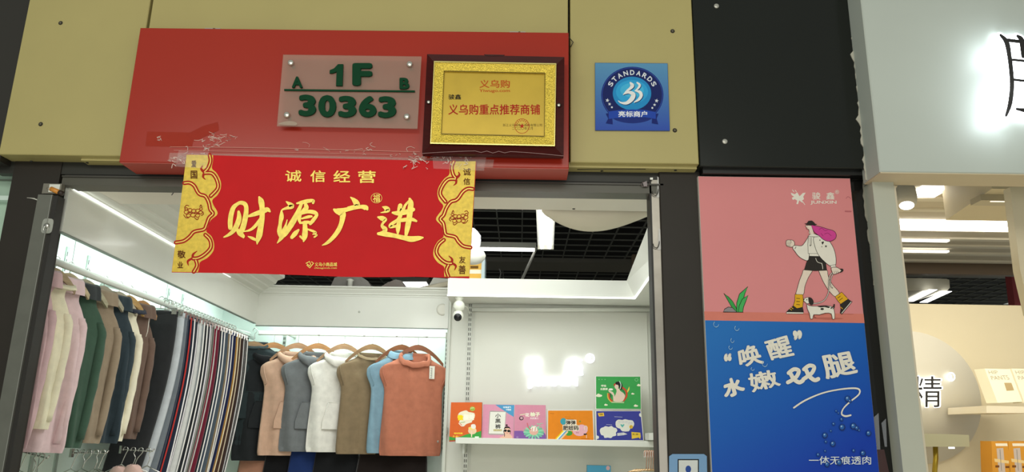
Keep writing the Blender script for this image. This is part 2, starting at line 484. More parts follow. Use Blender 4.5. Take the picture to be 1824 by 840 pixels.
wr = thing('wall_back_display', (.3, 5.62, 0), kind='structure')
MB().box(-.53, 1.05, 5.6, 5.66, 0, 2.5, M('d6d8cf', .45, grain=.02, scale=3)).build('panel_board', wr)
MB().box(-.345, .935, 5.588, 5.6, 1.0, 2.43, M('dadbd1', .5, grain=.015, scale=3)).build('display_board', wr)
for pxx in (838, 1160):
    q = onY(pxx, 545, 5.6); b = MB()
    b.box(q.x - .016, q.x + .016, 5.59, 5.602, .9, 2.47, M('c3c6bd', .4, .3))
    for k in range(34):
        z = 2.45 - k * .036
        for e in (-.009, .004): b.box(q.x + e, q.x + e + .005, 5.588, 5.5905, z, z + .022, M('35362f'))
    b.build('slotted_standard', wr)
MB().box(.03 - .565, -.525, 5.57, 5.6, 0, 2.5, M('d3d6cd', .45)).build('corner_strip', wr)
MB().box(1.03, 1.09, 3.17, 5.66, 0, 2.6, M('d2d4cb', .45)).build('wall_side_board', wr)

# ceiling: white board behind the header, sagging sheet, black open grid
so = thing('ceiling', (0, 3.3, 2.57), kind='structure')
MB().box(-1.985, .66, 3.16, 3.44, 2.574, 2.60, M('e8e4d8', .6, grain=.03, scale=2)).build('soffit_board', so)
bb = MB(); rows = []
N = 24
for i in range(N + 1):
    t = i / N; xx = -.0 + .62 * t + .0
    p = onY(965 + 203 * t, 376, 3.44)
    sag = .075 * math.sin(math.pi * min(1, t ** .85)) + .0
    rows.append([(p.x, 3.44, 2.585), (p.x, 3.445 + sag * .6, 2.573 - sag * .55), (p.x, 3.46 + sag * 1.0, 2.571 - sag), (p.x, 3.47 + sag, 2.575 - sag), (p.x, 3.46 + sag * .3, 2.59)])
bb.rings(rows, M('e0dac6', .6, grain=.03, scale=4)); bb.build('sagging_sheet', so, label='cream sheet bulging down from the ceiling edge')
for p in ((1022, 372), (896, 349)):
    q = onZ(*p, 2.573); MB().lathe((q.x, q.y, 2.574), [(.008, 0), (.006, -.002), (.001, -.003)], BLACK, n=8).build('screw_hole', so)
MB().tube([onZ(x, y, 2.572) for x, y in ((312, 333), (311, 340), (306, 347))], .0022, BLACK, 5).build('cable_end', so)
MB().box(-1.71, -1.25, 3.5, 4.3, 2.70, 2.72, WHITE).build('white_ceiling_board', so)
MB().box(-1.60, -1.58, 3.5, 4.3, 2.69, 2.70, M('ffffff', emit=2)).build('light_strip', so)

cg = thing('ceiling_grid', (0, 8, 3.3), kind='structure')
MB().box(-6, 8, 3.3, 14, 3.75, 3.8, M('070707', .9)).build('ceiling_void', cg)
bx_ = MB().box(-.005, .005, -5, 5, 0, .016, M('63655f', .6))
g0 = bx_.build('grid_bar', None); g0.parent = cg
GZ = 3.30
i = 0
for k in range(44):
    x = -3.2 + k * .213
    o = g0 if i == 0 else g0.copy()
    if i: COL.objects.link(o)
    o.parent = cg; o.location = (x - 0, .6, GZ - 3.3); i += 1
g1 = MB().box(-5.5, 5.5, -.004, .004, 0, .012, M('63655f', .6)).build('grid_bar', None)
for k in range(40):
    o = g1 if k == 0 else g1.copy()
    if k: COL.objects.link(o)
    o.parent = cg; o.location = (1.2, 3.7 + k * .225 - 8, GZ - 3.3)
MB().box(-4, 6, 7.6, 8.05, 3.25, 3.298, M('6a6860', .6)).build('ceiling_beam', cg)
MB().box(-5, 8, 13.4, 13.5, 0, 3.8, M('1a1a19', .9)).build('far_wall', cg)

# ================================================================== SIGNS ON THE FACADE
# red box
RED = M('a02a1a', .25, grain=.03, scale=2, coat=.12, spec=.4)
rb = thing('red_sign_box', (-.75, 3.0, 2.6), 'long glossy red box across the yellow fascia, carrying the plaques', 'sign box')
x0, x1 = -1.678, .186
MB().bbox(x0, x1, 2.93, 3.0, 2.603, 3.222, RED, .003).build('box_face', rb)
MB().box(x0 + .003, x1, 2.935, 3.075, 2.600, 2.606, M('b04a3e', .4)).build('box_underside', rb)
MB().box(x0, x0 + .004, 2.935, 3.0, 2.606, 3.22, RED).build('box_side', rb)
for p in ((380, 47), (922, 55)):
    q = onY(*p, 2.96); b = MB()
    b.box(q.x - .035, q.x + .035, 2.955, 3.0, 3.218, 3.238, M('b9bab4', .3, .6))
    b.lathe((q.x + .008, 2.955, 3.231), [(.006, 0), (.006, .004)], M('6b6252', .5), (0, -1, 0), 8)
    b.build('mounting_bracket', rb)
# scraped tape residue on the red box
random.seed(11)
A = Art(2.9295)
def scratch(x0, y0, x1, y1, n, sp):
    for _ in range(n):
        x = random.uniform(x0, x1); y = random.uniform(y0, y1); p = [(x, y)]
        for k in range(random.randint(2, 4)):
            x += random.uniform(-sp, sp); y += random.uniform(-sp * .5, sp * .5); p.append((x, y))
        A.line(p, random.uniform(.3, .9), 'd2bfb4', 2)
scratch(360, 238, 420, 262, 22, 9); scratch(300, 258, 370, 286, 18, 8); scratch(262, 243, 290, 247, 3, 8)
scratch(725, 270, 790, 284, 20, 7); scratch(790, 262, 850, 284, 16, 8); scratch(600, 266, 720, 276, 10, 3)
scratch(500, 262, 760, 268, 8, 10)
A.line([(305, 262), (420, 263), (560, 266), (748, 271)], .8, 'c98f83', 2)
A.line([(310, 268), (520, 272), (700, 276)], .5, 'd0978b', 2)
A.build('tape_residue', rb)
A = Art(2.9294)
A.fill([(262, 234), (346, 236), (342, 262), (259, 260)], '9c3020'); A.fill([(362, 224), (388, 217), (390, 232), (345, 252), (330, 240)], '9a2f20')  # tape patches, their reflection painted as a flat tone on the red
A.build('tape_sheen_patch', rb)
# clear tape strip
MB().prism([onY(302, 272, 2.925), onY(880, 284, 2.925), onY(878, 298, 2.925), onY(300, 287, 2.925)], (0, .0006, 0), M('e8d8d0', .12, alpha=.10)).build('clear_tape', rb)
# dangling wire ends
MB().tube([onY(1013, 66, 2.99), onY(1021, 75, 2.985), onY(1016, 84, 2.99)], .002, BLACK, 5).build('wire_end', rb)

# frosted plaque 1F 30363
YP = 2.895
pq = thing('number_plaque', onY(618, 228, YP), 'frosted acrylic plaque with raised green numbers 1F and 30363 on the red box', 'plaque')
C2 = (460, 0, 2.71)
def c2(x, y): return (460 + x / 2.71, y / 2.71)
fq = px([c2(90, 607), c2(768, 620), c2(788, 272), c2(120, 263)], YP)
MB().prism(fq, (0, .006, 0), M('b3a594', .35, alpha=.28, coat=.1, grain=.04, scale=6)).build('acrylic_plate', pq)
GRN = M('0b3c24', .75, spec=.15, grain=.05, scale=30)
MB().prism([onY(*c2(*p_), YP - .009) for p_ in ((385, 309), (410, 309), (406, 413), (375, 413), (378, 345), (360, 352), (344, 353), (345, 338), (365, 330))][::-1], (0, .008, 0), GRN).build('numeral', pq)
for body, bxs in (('F', (456, 308, 552, 416)), ('A', (165, 373, 216, 427)), ('B', (683, 379, 731, 433)),
                  ('3', (197, 460, 281, 563)), ('0', (292, 462, 378, 568)), ('3', (388, 466, 476, 569)), ('6', (487, 466, 573, 569)), ('3', (580, 468, 668, 571))):
    A = Art(YP - .0005, *C2); A.text(body, *bxs, '', .05, GRN, ext=.008)
    A.build('numeral' if body.isdigit() else 'letter', pq)
MB().prism(px([c2(125, 437), c2(756, 444), c2(756, 436), c2(125, 429)], YP - .006), (0, .005, 0), GRN).build('divider_bar', pq)
for p in ((159, 306), (732, 313), (140, 557), (718, 565)):
    q = onY(*c2(*p), YP); b = MB()
    b.lathe((q.x, YP + .0, q.z), [(.008, .035 * -1), (.008, 0), (.0125, .001), (.0125, .009), (.010, .0125), (.0001, .013)], M('dddad0', .25, .9), (0, -1, 0), 18)
    b.build('standoff_cap', pq)
A = Art(YP - .0004, *C2); A.fill([(100, 600), (112, 590), (150, 584), (183, 590), (180, 604)], 'a59384', 3); A.build('sticker_scrap', pq)

# award plaque
YA = 2.90
aw = thing('award_plaque', onY(880, 275, YA), 'gold award plate in a dark mahogany frame on the red box', 'plaque')
WOOD = M('3c0e0c', .35, grain=.18, scale=8, spec=.15, stretch=(1, 1, 8))
def frame(o, i, y0, y1, mat, name, lab=None, bev=0):
    names = []
    for k in range(4):
        a, b_ = o[k], o[(k + 1) % 4]; c, d = i[(k + 1) % 4], i[k]
        q = px([c2(*a), c2(*b_), c2(*c), c2(*d)], y0)
        if bev:
            q2 = [Vector((v.x, y0 + (bev if n_ > 1 else 0), v.z)) for n_, v in enumerate(q)]
            bk_ = [Vector((v.x, y1, v.z)) for v in q]
            b = MB(); b.hexa(bk_ + q2, mat)
        else: b = MB().prism(q, (0, y1 - y0, 0), mat)
        ob = b.build(name, aw)
        if lab and k == 0: ob['label'] = lab
OUT = [(815, 261), (1478, 275), (1474, 752), (791, 740)]
G1 = [(850, 297), (1437, 308), (1430, 702), (832, 690)]
G2 = [(897, 342), (1384, 353), (1381, 657), (883, 645)]
frame(OUT, G1, 2.868, YA, WOOD, 'frame_side', bev=.012)
o_ = MB(); pts = []
for t in range(25):
    u = t / 24; x = 791 + (1474 - 791) * u; y = 742 + 12 * u
    d = -18 * math.sin(math.pi * u) if not .40 < u < .60 else -18 * math.sin(math.pi * u) + 10 * math.cos((u - .5) * math.pi * 10) ** 2
    pts.append((x, y - 2 + d))
lw = [(791, 752), (1474, 764)]
A = Art(2.8675, *C2); A.line([(p[0], p[1]) for p in pts], 1.8, 'a88a88', 1); A.build('carved_line', aw)
MB().prism(px([c2(1090, 262), c2(1100, 268), c2(1130, 270), c2(1160, 268), c2(1180, 270), c2(1190, 264)][::-1], 2.866), (0, .004, 0), M('38100e', .3)).build('carved_notch', aw)
GOLD = M('c9ad3c', .28, .75, grain=.12, scale=12)
GOLDP = M('c2a43a', .32, .35, grain=.08, scale=8)
frame(G1, G2, 2.874, 2.894, M('d8bd48', .35, .6, grain=.35, scale=230, bump=.8), 'gold_border', bev=.004)
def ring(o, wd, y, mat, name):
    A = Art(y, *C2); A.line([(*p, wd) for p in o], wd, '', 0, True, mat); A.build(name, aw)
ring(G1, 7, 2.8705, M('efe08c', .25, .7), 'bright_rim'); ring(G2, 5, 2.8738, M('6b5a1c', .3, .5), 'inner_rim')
MB().prism(px([c2(*p) for p in G2][::-1], 2.882), (0, .004, 0), GOLDP).build('gold_plate', aw)
A = Art(2.8819, *C2)
A.text('义乌购', 1068, 385, 1215, 424, 'b4521a', .018)
A.text('Yiwugo.com', 1067, 430, 1215, 448, 'b4521a', .02)
A.text('骏鑫', 918, 455, 979, 480, '1a1712', .018)
A.text('义乌购重点推荐商铺', 918, 503, 1360, 553, 'a52018', .016)
A.text('浙江义乌购电子商务有限公司', 1180, 597, 1370, 610, '3a3010')
A.text('二〇二〇年三月', 1225, 612, 1325, 626, '3a3010')
A.line([(1273 + 35 * math.cos(t * .3927), 608 + 35 * math.sin(t * .3927)) for t in range(16)], 2.2, 'b02a1c', 2, True)
A.star(1273, 608, 13, 'b02a1c')
for t in range(9):
    an = math.pi + (t + .5) * math.pi / 9
    A.line([(1273 + 24 * math.cos(an), 608 + 24 * math.sin(an)), (1273 + 31 * math.cos(an), 608 + 31 * math.sin(an))], 3, 'b02a1c', 0)
A.build('printed_text', aw)
for p in ((822, 492), (1451, 507)):
    screw('screw', onY(*c2(*p), 2.868), .006, aw, M('d8d4c8', .3, .8), .003, M('2a2420'))

# blue standards sign
bs = thing('certification_sign', onY(1127, 232, 2.995), 'square blue glossy sign with round STANDARDS emblem on the yellow panel', 'sign')
def cs(x, y): return (1040 + x / 5.25, 90 + y / 5.25)
sq = [(105, 115), (782, 120), (803, 747), (107, 743)]
gm = bpy.data.materials.new('blue_gradient'); gm.use_nodes = True
nt = gm.node_tree; bsd = nt.nodes['Principled BSDF']; bsd.inputs['Roughness'].default_value = .2; bsd.inputs['Coat Weight'].default_value = .4
tc = nt.nodes.new('ShaderNodeTexCoord'); sp = nt.nodes.new('ShaderNodeSeparateXYZ'); mr = nt.nodes.new('ShaderNodeMapRange'); rp = nt.nodes.new('ShaderNodeValToRGB')
nt.links.new(tc.outputs['Generated'], sp.inputs[0]); nt.links.new(sp.outputs['Z'], rp.inputs[0]); nt.links.new(rp.outputs[0], bsd.inputs['Base Color'])
rp.color_ramp.elements[0].color = (*rgb('1f45a8'), 1); rp.color_ramp.elements[1].color = (*rgb('5590b8'), 1)
MB().prism(px([cs(*p) for p in sq][::-1], 2.992), (0, .008, 0), gm).build('sign_plate', bs)
A = Art(2.992, 1040, 90, 5.25)
A.line([(*p, 4) for p in sq], 4, '2d4f86', 0, True)
A.oval(453, 415, 291, 264, '16276e', 48); A.oval(453, 415, 284, 257, '2c4ba4', 48); A.oval(453, 415, 279, 252, '16235f', 48)
A.fill([(250, 600), (350, 555), (455, 545), (560, 555), (655, 600), (600, 655), (455, 680), (310, 655)], '1d2f78', 4)
A.oval(450, 400, 180, 156, '2488c4', 40); A.oval(450, 385, 150, 110, '2f9fd6', 40); A.oval(450, 370, 110, 66, '44b0dc', 40)
for dx, dy, s_, c in ((6, 6, 1, '12306a'), (0, 0, 1, 'e4e6e6')):
    A.line([(498 + dx, 300 + dy, 14), (522 + dx, 322 + dy, 22), (508 + dx, 352 + dy, 18), (485 + dx, 372 + dy, 10)], 1, c)
    A.line([(480 + dx, 375 + dy, 12), (522 + dx, 388 + dy, 28), (536 + dx, 420 + dy, 30), (512 + dx, 458 + dy, 24), (472 + dx, 482 + dy, 10)], 1, c)
    A.line([(434 + dx, 300 + dy, 14), (452 + dx, 326 + dy, 36), (436 + dx, 352 + dy, 26), (405 + dx, 375 + dy, 18), (368 + dx, 412 + dy, 6)], 1, c)
    A.line([(372 + dx, 408 + dy, 8), (420 + dx, 390 + dy, 24), (462 + dx, 410 + dy, 40), (448 + dx, 452 + dy, 42), (400 + dx, 490 + dy, 30), (350 + dx, 488 + dy, 16), (322 + dx, 470 + dy, 6)], 1, c)
for i, ch in enumerate('STANDARDS'):
    an = math.radians(151 - i * (151 - 29) / 8)
    rx, ry = 230, 206
    cx, cy = 452 + rx * math.cos(an), 412 - ry * math.sin(an)
    t = math.atan2(rx * math.cos(an) * ry * 1.0, ry * math.sin(an) * rx) # tilt
    hw, hh = 21, 23; ct, st = math.cos(t), math.sin(t)
    A.textq(ch, [(cx + a * ct - b * st, cy + a * st + b * ct) for a, b in ((-hw, -hh), (hw, -hh), (hw, hh), (-hw, hh))], 'd4dbe2', .03)
for x, y, r in ((220, 466, 20), (240, 501, 16), (680, 470, 20), (661, 508, 16)): A.star(x, y, r, 'd4dbe2', .2)
A.oval(262, 531, 9, 9, 'd4dbe2', 10); A.oval(640, 537, 9, 9, 'd4dbe2', 10)
A.fill([(205, 590), (262, 580), (270, 690), (205, 680), (228, 636)], '17256e'); A.fill([(640, 590), (698, 590), (680, 636), (695, 690), (635, 680)], '17256e')
A.fill([(232, 570), (340, 556), (455, 550), (570, 556), (672, 575), (672, 640), (570, 625), (455, 628), (340, 630), (232, 640)], '2446a6')
A.text('亮标商户', 322, 566, 592, 622, 'e2e6ec', .025)
A.build('printed_emblem', bs)

# ------------------------------------------------------------------ red banner
YR = 2.915
bn = thing('festive_banner', onY(570, 490, YR), 'red and gold banner with large gold calligraphy taped under the red box', 'banner')
def c5(x, y): return (280 + x / 3.04, 260 + y / 3.04)
bot = [(78, 683), (300, 686), (520, 690), (760, 697), (1000, 707), (1200, 709), (1400, 707), (1560, 712), (1690, 716)]
outl = [(160, 45), (700, 62), (1200, 72), (1728, 86)] + bot[::-1]
MB().prism(px([c5(*p) for p in outl], YR), (0, .0012, 0), M('c4161b', .6, grain=.04, scale=9, spec=.2)).build('banner_sheet', bn)
GP = M('dcc557', .36, .28, grain=.12, scale=55)
GB = M('d3b63f', .42, .25, grain=.14, scale=60)
A = Art(YR, 300, 270, 3.65)
def mir(p):
    x, y = p[0], p[1]; xl = 118 - 96 * (y - 20) / 760; d = x - xl
    y2 = 62 + (y - 20) * (810 - 62) / 760; xr = 392 - 42 * (y2 - 62) / 748
    X = xr - d * .95 + 440 * 3.65
    return (X, y2, *p[2:])
scal = [(290, 22), (289, 62), (283, 108), (313, 138), (339, 190), (340, 236), (320, 280), (287, 312), (292, 345), (320, 402), (275, 445), (256, 492), (247, 520), (280, 550), (297, 600), (290, 648), (252, 690), (207, 716), (200, 748), (192, 782)]
scd = smooth_path(scal, 4)
for F in (lambda p: p, mir):
    A.fill([F(p) for p in scd] + [F((22, 780)), F((118, 20))], '', 0, GB)
    med = [(103, 204), (138, 202), (168, 222), (190, 262), (207, 278), (240, 290), (262, 330), (272, 375), (290, 402), (264, 430), (247, 475), (230, 505), (168, 520), (140, 550), (100, 580), (48, 590)]
    curls = [med, [(268, 22), (274, 60), (258, 105), (236, 130)], [(222, 92, 5), (213, 112, 12), (232, 132, 16)], [(228, 148, 14), (226, 166, 10), (240, 180, 4)], [(236, 138), (285, 142), (316, 188), (320, 238), (275, 288)],
             [(240, 540), (270, 572), (276, 620), (242, 662), (196, 690), (160, 694)], [(160, 694, 14), (160, 668, 12), (186, 646, 4)], [(152, 694, 12), (126, 712, 12), (130, 738, 4)], [(178, 705), (186, 740), (165, 780)]]
    for c in curls:
        thin = len(c[0]) > 2
        A.line([F((*q[:2], q[2] * 1.2 if thin else 27)) for q in c], 20, 'ab2318')
    for c in curls:
        if len(c[0]) == 2: A.line([F((*q, 7)) for q in c], 7, '', mat=GP)
    # mythical beast emblem as curls
    random.seed(5)
    for cx_, cy_, r in ((118, 392, 16), (140, 380, 14), (165, 385, 15), (190, 384, 14), (208, 395, 13), (130, 415, 14), (160, 412, 16), (190, 415, 14), (212, 372, 10), (116, 372, 10)):
        A.line([F((cx_ + r * math.cos(a_), cy_ + r * .8 * math.sin(a_), 5)) for a_ in (0, 1.2, 2.4, 3.6, 4.8, 5.6)], 3, '9c3216', 3)
    for seg in ([(100, 410), (112, 428), (130, 430)], [(105, 362), (118, 348), (132, 352)], [(170, 428), (186, 442), (196, 432)], [(215, 415), (228, 405), (222, 388)], [(205, 358), (212, 345), (218, 360)], [(125, 395), (160, 398), (205, 402)]):
        A.line([F((*q, 5)) for q in seg], 5, '8d2c14', 3)
def chars(lst, ox):
    for ch, x0, y0, x1, y1 in lst: A.text(ch, x0 + ox, y0, x1 + ox, y1, '5c2a12', .012)
chars((('爱', 150, 58, 182, 102), ('国', 146, 124, 188, 176), ('敬', 60, 642, 112, 692), ('业', 60, 714, 96, 756)), 0)
chars((('诚', 310, 108, 360, 156), ('信', 312, 172, 356, 216), ('友', 284, 680, 326, 726), ('善', 280, 738, 328, 796)), 440 * 3.65)
A.o = (280, 260, 3.04)
for ch, x0, y0, x1, y1 in (('诚', 695, 132, 782, 194), ('信', 830, 133, 912, 196), ('经', 955, 133, 1046, 197), ('营', 1088, 134, 1184, 201)):
    A.text(ch, x0, y0, x1, y1, '', .016, GP)
A.line([(808, 635), (826, 625), (832, 640), (826, 650), (815, 640)], 5, '', 1, mat=GP); A.line([(812, 645), (827, 660), (848, 634), (838, 628)], 5, '', 1, mat=GP)
A.text('义乌小商品城', 854, 630, 975, 652, '', .015, GP); A.text('chinagoods.com', 852, 656, 974, 667, '', .01, GP)
A.o = (380, 340, 4.56)
strokes = [
 [(215, 98, 18), (170, 130, 30), (148, 190, 34), (140, 250, 34), (140, 300, 30)],
 [(165, 125, 14), (215, 98, 24), (255, 105, 30), (270, 140, 30), (262, 220, 36), (242, 300, 38), (225, 340, 34), (245, 368, 24)],
 [(208, 170, 18), (212, 220, 34), (195, 275, 36), (165, 325, 30), (125, 358, 20), (88, 376, 8)],
 [(190, 300, 14), (215, 345, 30), (248, 378, 12)],
 [(282, 208, 12), (330, 192, 28), (400, 168, 34), (440, 152, 32), (462, 168, 12)],
 [(375, 52, 14), (390, 85, 40), (398, 140, 36), (398, 220, 36), (386, 300, 40), (375, 360, 42), (362, 405, 24), (358, 432, 6)],
 [(362, 405, 14), (320, 385, 20), (285, 370, 6)], [(390, 228, 26), (340, 288, 22), (300, 318, 16), (252, 330, 6)],
 [(594, 88, 6), (622, 108, 28), (640, 126, 34), (600, 140, 20), (560, 156, 10), (548, 190, 8)],
 [(556, 165, 12), (556, 210, 32), (545, 270, 24), (540, 330, 34), (550, 375, 22)], [(602, 236, 6), (590, 280, 14), (575, 330, 34), (558, 375, 30), (522, 424, 5)],
 [(682, 102, 12), (730, 92, 26), (780, 82, 26), (815, 80, 18), (812, 100, 14)], [(722, 95, 20), (690, 170, 30), (655, 240, 40), (618, 300, 38), (585, 355, 26), (556, 385, 8)],
 [(752, 112, 24), (756, 140, 34), (728, 168, 26), (704, 188, 14)], [(712, 180, 20), (700, 235, 22), (712, 262, 12)], [(706, 190, 12), (770, 170, 24), (820, 175, 28), (842, 196, 22), (812, 240, 26), (790, 268, 20)],
 [(720, 226, 10), (770, 212, 20), (800, 208, 14)], [(706, 262, 12), (760, 255, 22), (800, 258, 16)],
 [(745, 258, 28), (748, 320, 36), (744, 370, 38), (735, 412, 8)], [(735, 398, 10), (708, 370, 14)], [(694, 318, 14), (668, 346, 32), (640, 378, 24)], [(768, 312, 10), (805, 325, 16), (835, 340, 14), (812, 352, 8)],
 [(825, 350, 10), (842, 360, 12), (822, 376, 10)],
 [(1116, 52, 5), (1140, 72, 26), (1162, 98, 42), (1172, 122, 30), (1120, 128, 10), (1092, 132, 4)],
 [(982, 152, 14), (1010, 165, 38), (1060, 158, 32), (1130, 142, 26), (1200, 130, 26), (1240, 138, 36), (1252, 150, 16)],
 [(1008, 168, 34), (1048, 185, 48), (1052, 215, 38), (1040, 270, 32), (1015, 325, 32), (975, 378, 28), (930, 420, 22), (888, 442, 6)],
 [(1376, 130, 6), (1404, 142, 32), (1422, 158, 28), (1392, 172, 14), (1362, 178, 4)],
 [(1340, 214, 12), (1372, 224, 34), (1400, 234, 22), (1380, 262, 16), (1372, 285, 20), (1396, 312, 34), (1384, 335, 26), (1345, 345, 12)],
 [(1342, 348, 20), (1400, 352, 34), (1470, 364, 30), (1550, 382, 32), (1610, 392, 40), (1670, 384, 30), (1702, 380, 12)],
 [(1458, 178, 14), (1500, 182, 32), (1570, 172, 34), (1625, 152, 26)], [(1520, 120, 30), (1514, 160, 30), (1545, 150, 22), (1560, 118, 16), (1590, 84, 14)],
 [(1596, 66, 16), (1606, 100, 36), (1600, 160, 40), (1590, 240, 38), (1578, 300, 36), (1566, 362, 20)],
 [(1502, 170, 18), (1520, 200, 28), (1500, 235, 22), (1450, 270, 24), (1440, 292, 22), (1500, 285, 16)], [(1470, 250, 14), (1540, 238, 26), (1610, 232, 26), (1650, 246, 14)], [(1510, 250, 24), (1502, 300, 32), (1500, 345, 14)]]
for s_ in strokes: A.line([(x, y, w_ * 1.13 + 1.5) for x, y, w_ in s_], 1, '', 5, mat=GP)
A.text('福', 1298, 28, 1356, 94, '', .008, GP); A.line([(1327 + 44 * math.cos(t * .4488), 60 + 40 * math.sin(t * .4488), 3) for t in range(14)], 3, '', 2, True, GP)
A.build('gold_print', bn)
for q in (((318, 268), (372, 270), (368, 300), (312, 296)), ((770, 276), (866, 280), (862, 304), (772, 300))):
    MB().prism(px(q, YR - .008), (0, .0005, 0), M('ffffff', .08, alpha=.05)).build('clear_tape', bn)
A = Art(YR - .0086)
random.seed(21)
scratch_n = A
for (X0, Y0, X1, Y1, n) in ((716, 282, 760, 300, 12), (790, 268, 845, 296, 16), (306, 276, 330, 296, 6)):
    for _ in range(n):
        x = random.uniform(X0, X1); y = random.uniform(Y0, Y1)
        A.line([(x, y), (x + random.uniform(-7, 7), y + random.uniform(-5, 5)), (x + random.uniform(-9, 9), y + random.uniform(-6, 6))], random.uniform(.4, 1.1), 'ddd0c6', 2)
A.build('torn_tape_flecks', bn)

# ------------------------------------------------------------------ poster
YQ = 3.052
po = thing('advertising_poster', onY(1410, 838, YQ), 'tall pink and blue poster with walking girl and dog on the black pier', 'poster')
MB().bbox(.744, 1.3885, YQ, 3.075, 1.2, 2.619, M('c8c4bc', .4), .002).build('poster_board', po)
PK = M('d38486', .45, grain=.02, scale=3, spec=.3)
bm_ = bpy.data.materials.new('poster_blue'); bm_.use_nodes = True
nt = bm_.node_tree; b_ = nt.nodes['Principled BSDF']; b_.inputs['Roughness'].default_value = .5; b_.inputs['Specular IOR Level'].default_value = .2
tc = nt.nodes.new('ShaderNodeTexCoord'); sp = nt.nodes.new('ShaderNodeSeparateXYZ'); ad = nt.nodes.new('ShaderNodeMath'); ad.operation = 'MULTIPLY_ADD'; ad.inputs[1].default_value = -.45
rp = nt.nodes.new('ShaderNodeValToRGB'); nt.links.new(tc.outputs['Generated'], sp.inputs[0]); nt.links.new(sp.outputs['X'], ad.inputs[0]); nt.links.new(sp.outputs['Z'], ad.inputs[2])
nt.links.new(ad.outputs[0], rp.inputs[0]); nt.links.new(rp.outputs[0], b_.inputs['Base Color'])
e = rp.color_ramp.elements; e[0].position = 0; e[0].color = (*rgb('0c3aa6'), 1); e[1].position = .9; e[1].color = (*rgb('1f6cb8'), 1)
e2 = rp.color_ramp.elements.new(.42); e2.color = (*rgb('1258b0'), 1)
MB().prism([(.7455, YQ - .0006, 2.002), (1.387, YQ - .0006, 2.002), (1.387, YQ - .0006, 2.617), (.7455, YQ - .0006, 2.617)], (0, .0006, 0), PK).build('pink_sheet', po)
MB().prism([(.7455, YQ - .0006, 1.2), (1.387, YQ - .0006, 1.2), (1.387, YQ - .0006, 2.002), (.7455, YQ - .0006, 2.002)], (0, .0006, 0), bm_).build('blue_sheet', po)
A = Art(YQ - .0007, 1180, 300, 2.8)
A.fill([(208, 712), (1003, 724), (1008, 770), (211, 755)], 'cf7a6c')
W_ = 'e0dcd0'
A.fill([(640, 120), (660, 128), (672, 118), (684, 138), (700, 122), (714, 120), (702, 140), (706, 152), (696, 160), (705, 170), (694, 168), (682, 158), (676, 178), (668, 176), (672, 160), (660, 152), (650, 156), (645, 146), (656, 140), (644, 132)], W_)
for l in ([(648, 106), (656, 116)], [(662, 108), (668, 116)], [(700, 165), (710, 180)]): A.line(l, 3, W_, 0)
A.text('骏', 746, 118, 788, 154, W_, .012); A.text('鑫', 816, 118, 858, 154, W_, .012); A.text('JUNXIN', 738, 160, 868, 180, W_, .018)
A.text('®', 861, 107, 880, 126, W_); A.line([(915, 150), (925, 140), (940, 150)], 2.5, 'a85e64'); A.line([(912, 213), (940, 214)], 7, 'b3646a', 0)
A.shape([(303, 714), (310, 700), (328, 690), (350, 693), (368, 706), (372, 716)], '8b8488', wd=3, sm=0)
A.shape([(372, 716), (366, 690), (350, 662), (330, 640), (306, 622), (345, 690)], '3a9a4a', wd=2.5)
A.shape([(370, 716), (370, 670), (384, 625), (426, 588), (410, 625), (400, 665), (390, 716)], '3fae58', wd=3)
A.shape([(378, 716), (382, 685), (398, 650), (427, 632), (414, 665), (404, 690), (400, 716)], '46a85a', wd=3)
A.line([(303, 715), (402, 716)], 3, '1c1a18', 0)
# girl and dog
A.o = (1380, 380, 4.2)
SK = 'dfd0c0'
A.fill([(85, 748), (215, 750), (330, 752), (400, 748), (330, 760)], 'c06e60', 3)
A.fill([(255, 780), (420, 778), (515, 786), (400, 793)], 'b5665a', 3); A.fill([(490, 750), (590, 751), (560, 755)], 'b5665a', 2)
# legs
A.shape([(218, 420), (282, 420), (250, 480), (225, 545), (212, 610), (160, 608), (168, 560), (185, 500), (205, 450)], SK, sm=3)
A.shape([(330, 420), (388, 420), (400, 470), (430, 530), (482, 592), (452, 622), (405, 578), (368, 520), (345, 470)], SK, sm=3)
A.shape([(150, 604), (208, 606), (214, 650), (208, 700), (160, 712), (138, 690), (150, 650)], 'd9a520')
for y in (634, 657, 680): A.line([(162, y), (186, y + 2)], 4, '1c1a18', 0)
A.shape([(138, 690), (165, 710), (208, 702), (214, 735), (213, 749), (87, 749), (86, 738), (110, 715)], '2b2724')
A.fill([(88, 738), (213, 740), (213, 748), (88, 748)], W_); A.line([(112, 712), (125, 722)], 5, 'd9a520', 0); A.line([(122, 702), (136, 712)], 5, 'd9a520', 0)
A.shape([(450, 622), (500, 588), (530, 620), (548, 640), (495, 680), (472, 655)], 'd9a520')
A.line([(470, 632), (490, 618)], 4, '1c1a18', 0); A.line([(482, 650), (506, 632)], 4, '1c1a18', 0)
A.shape([(488, 680), (548, 640), (576, 660), (500, 752), (488, 745), (494, 715)], '2b2724')
A.line([(574, 660), (500, 750)], 9, '1c1a18', 0); A.line([(570, 662), (500, 745)], 5, W_, 0); A.line([(492, 700), (505, 712)], 5, 'd9a520', 0)
# skirt
A.shape([(258, 318), (335, 322), (378, 355), (388, 425), (300, 428), (220, 422), (236, 370)], '2b2724')
A.line([(305, 335), (318, 362), (350, 374)], 3.5, W_); A.line([(350, 372), (356, 395), (358, 415)], 4, W_, 2)
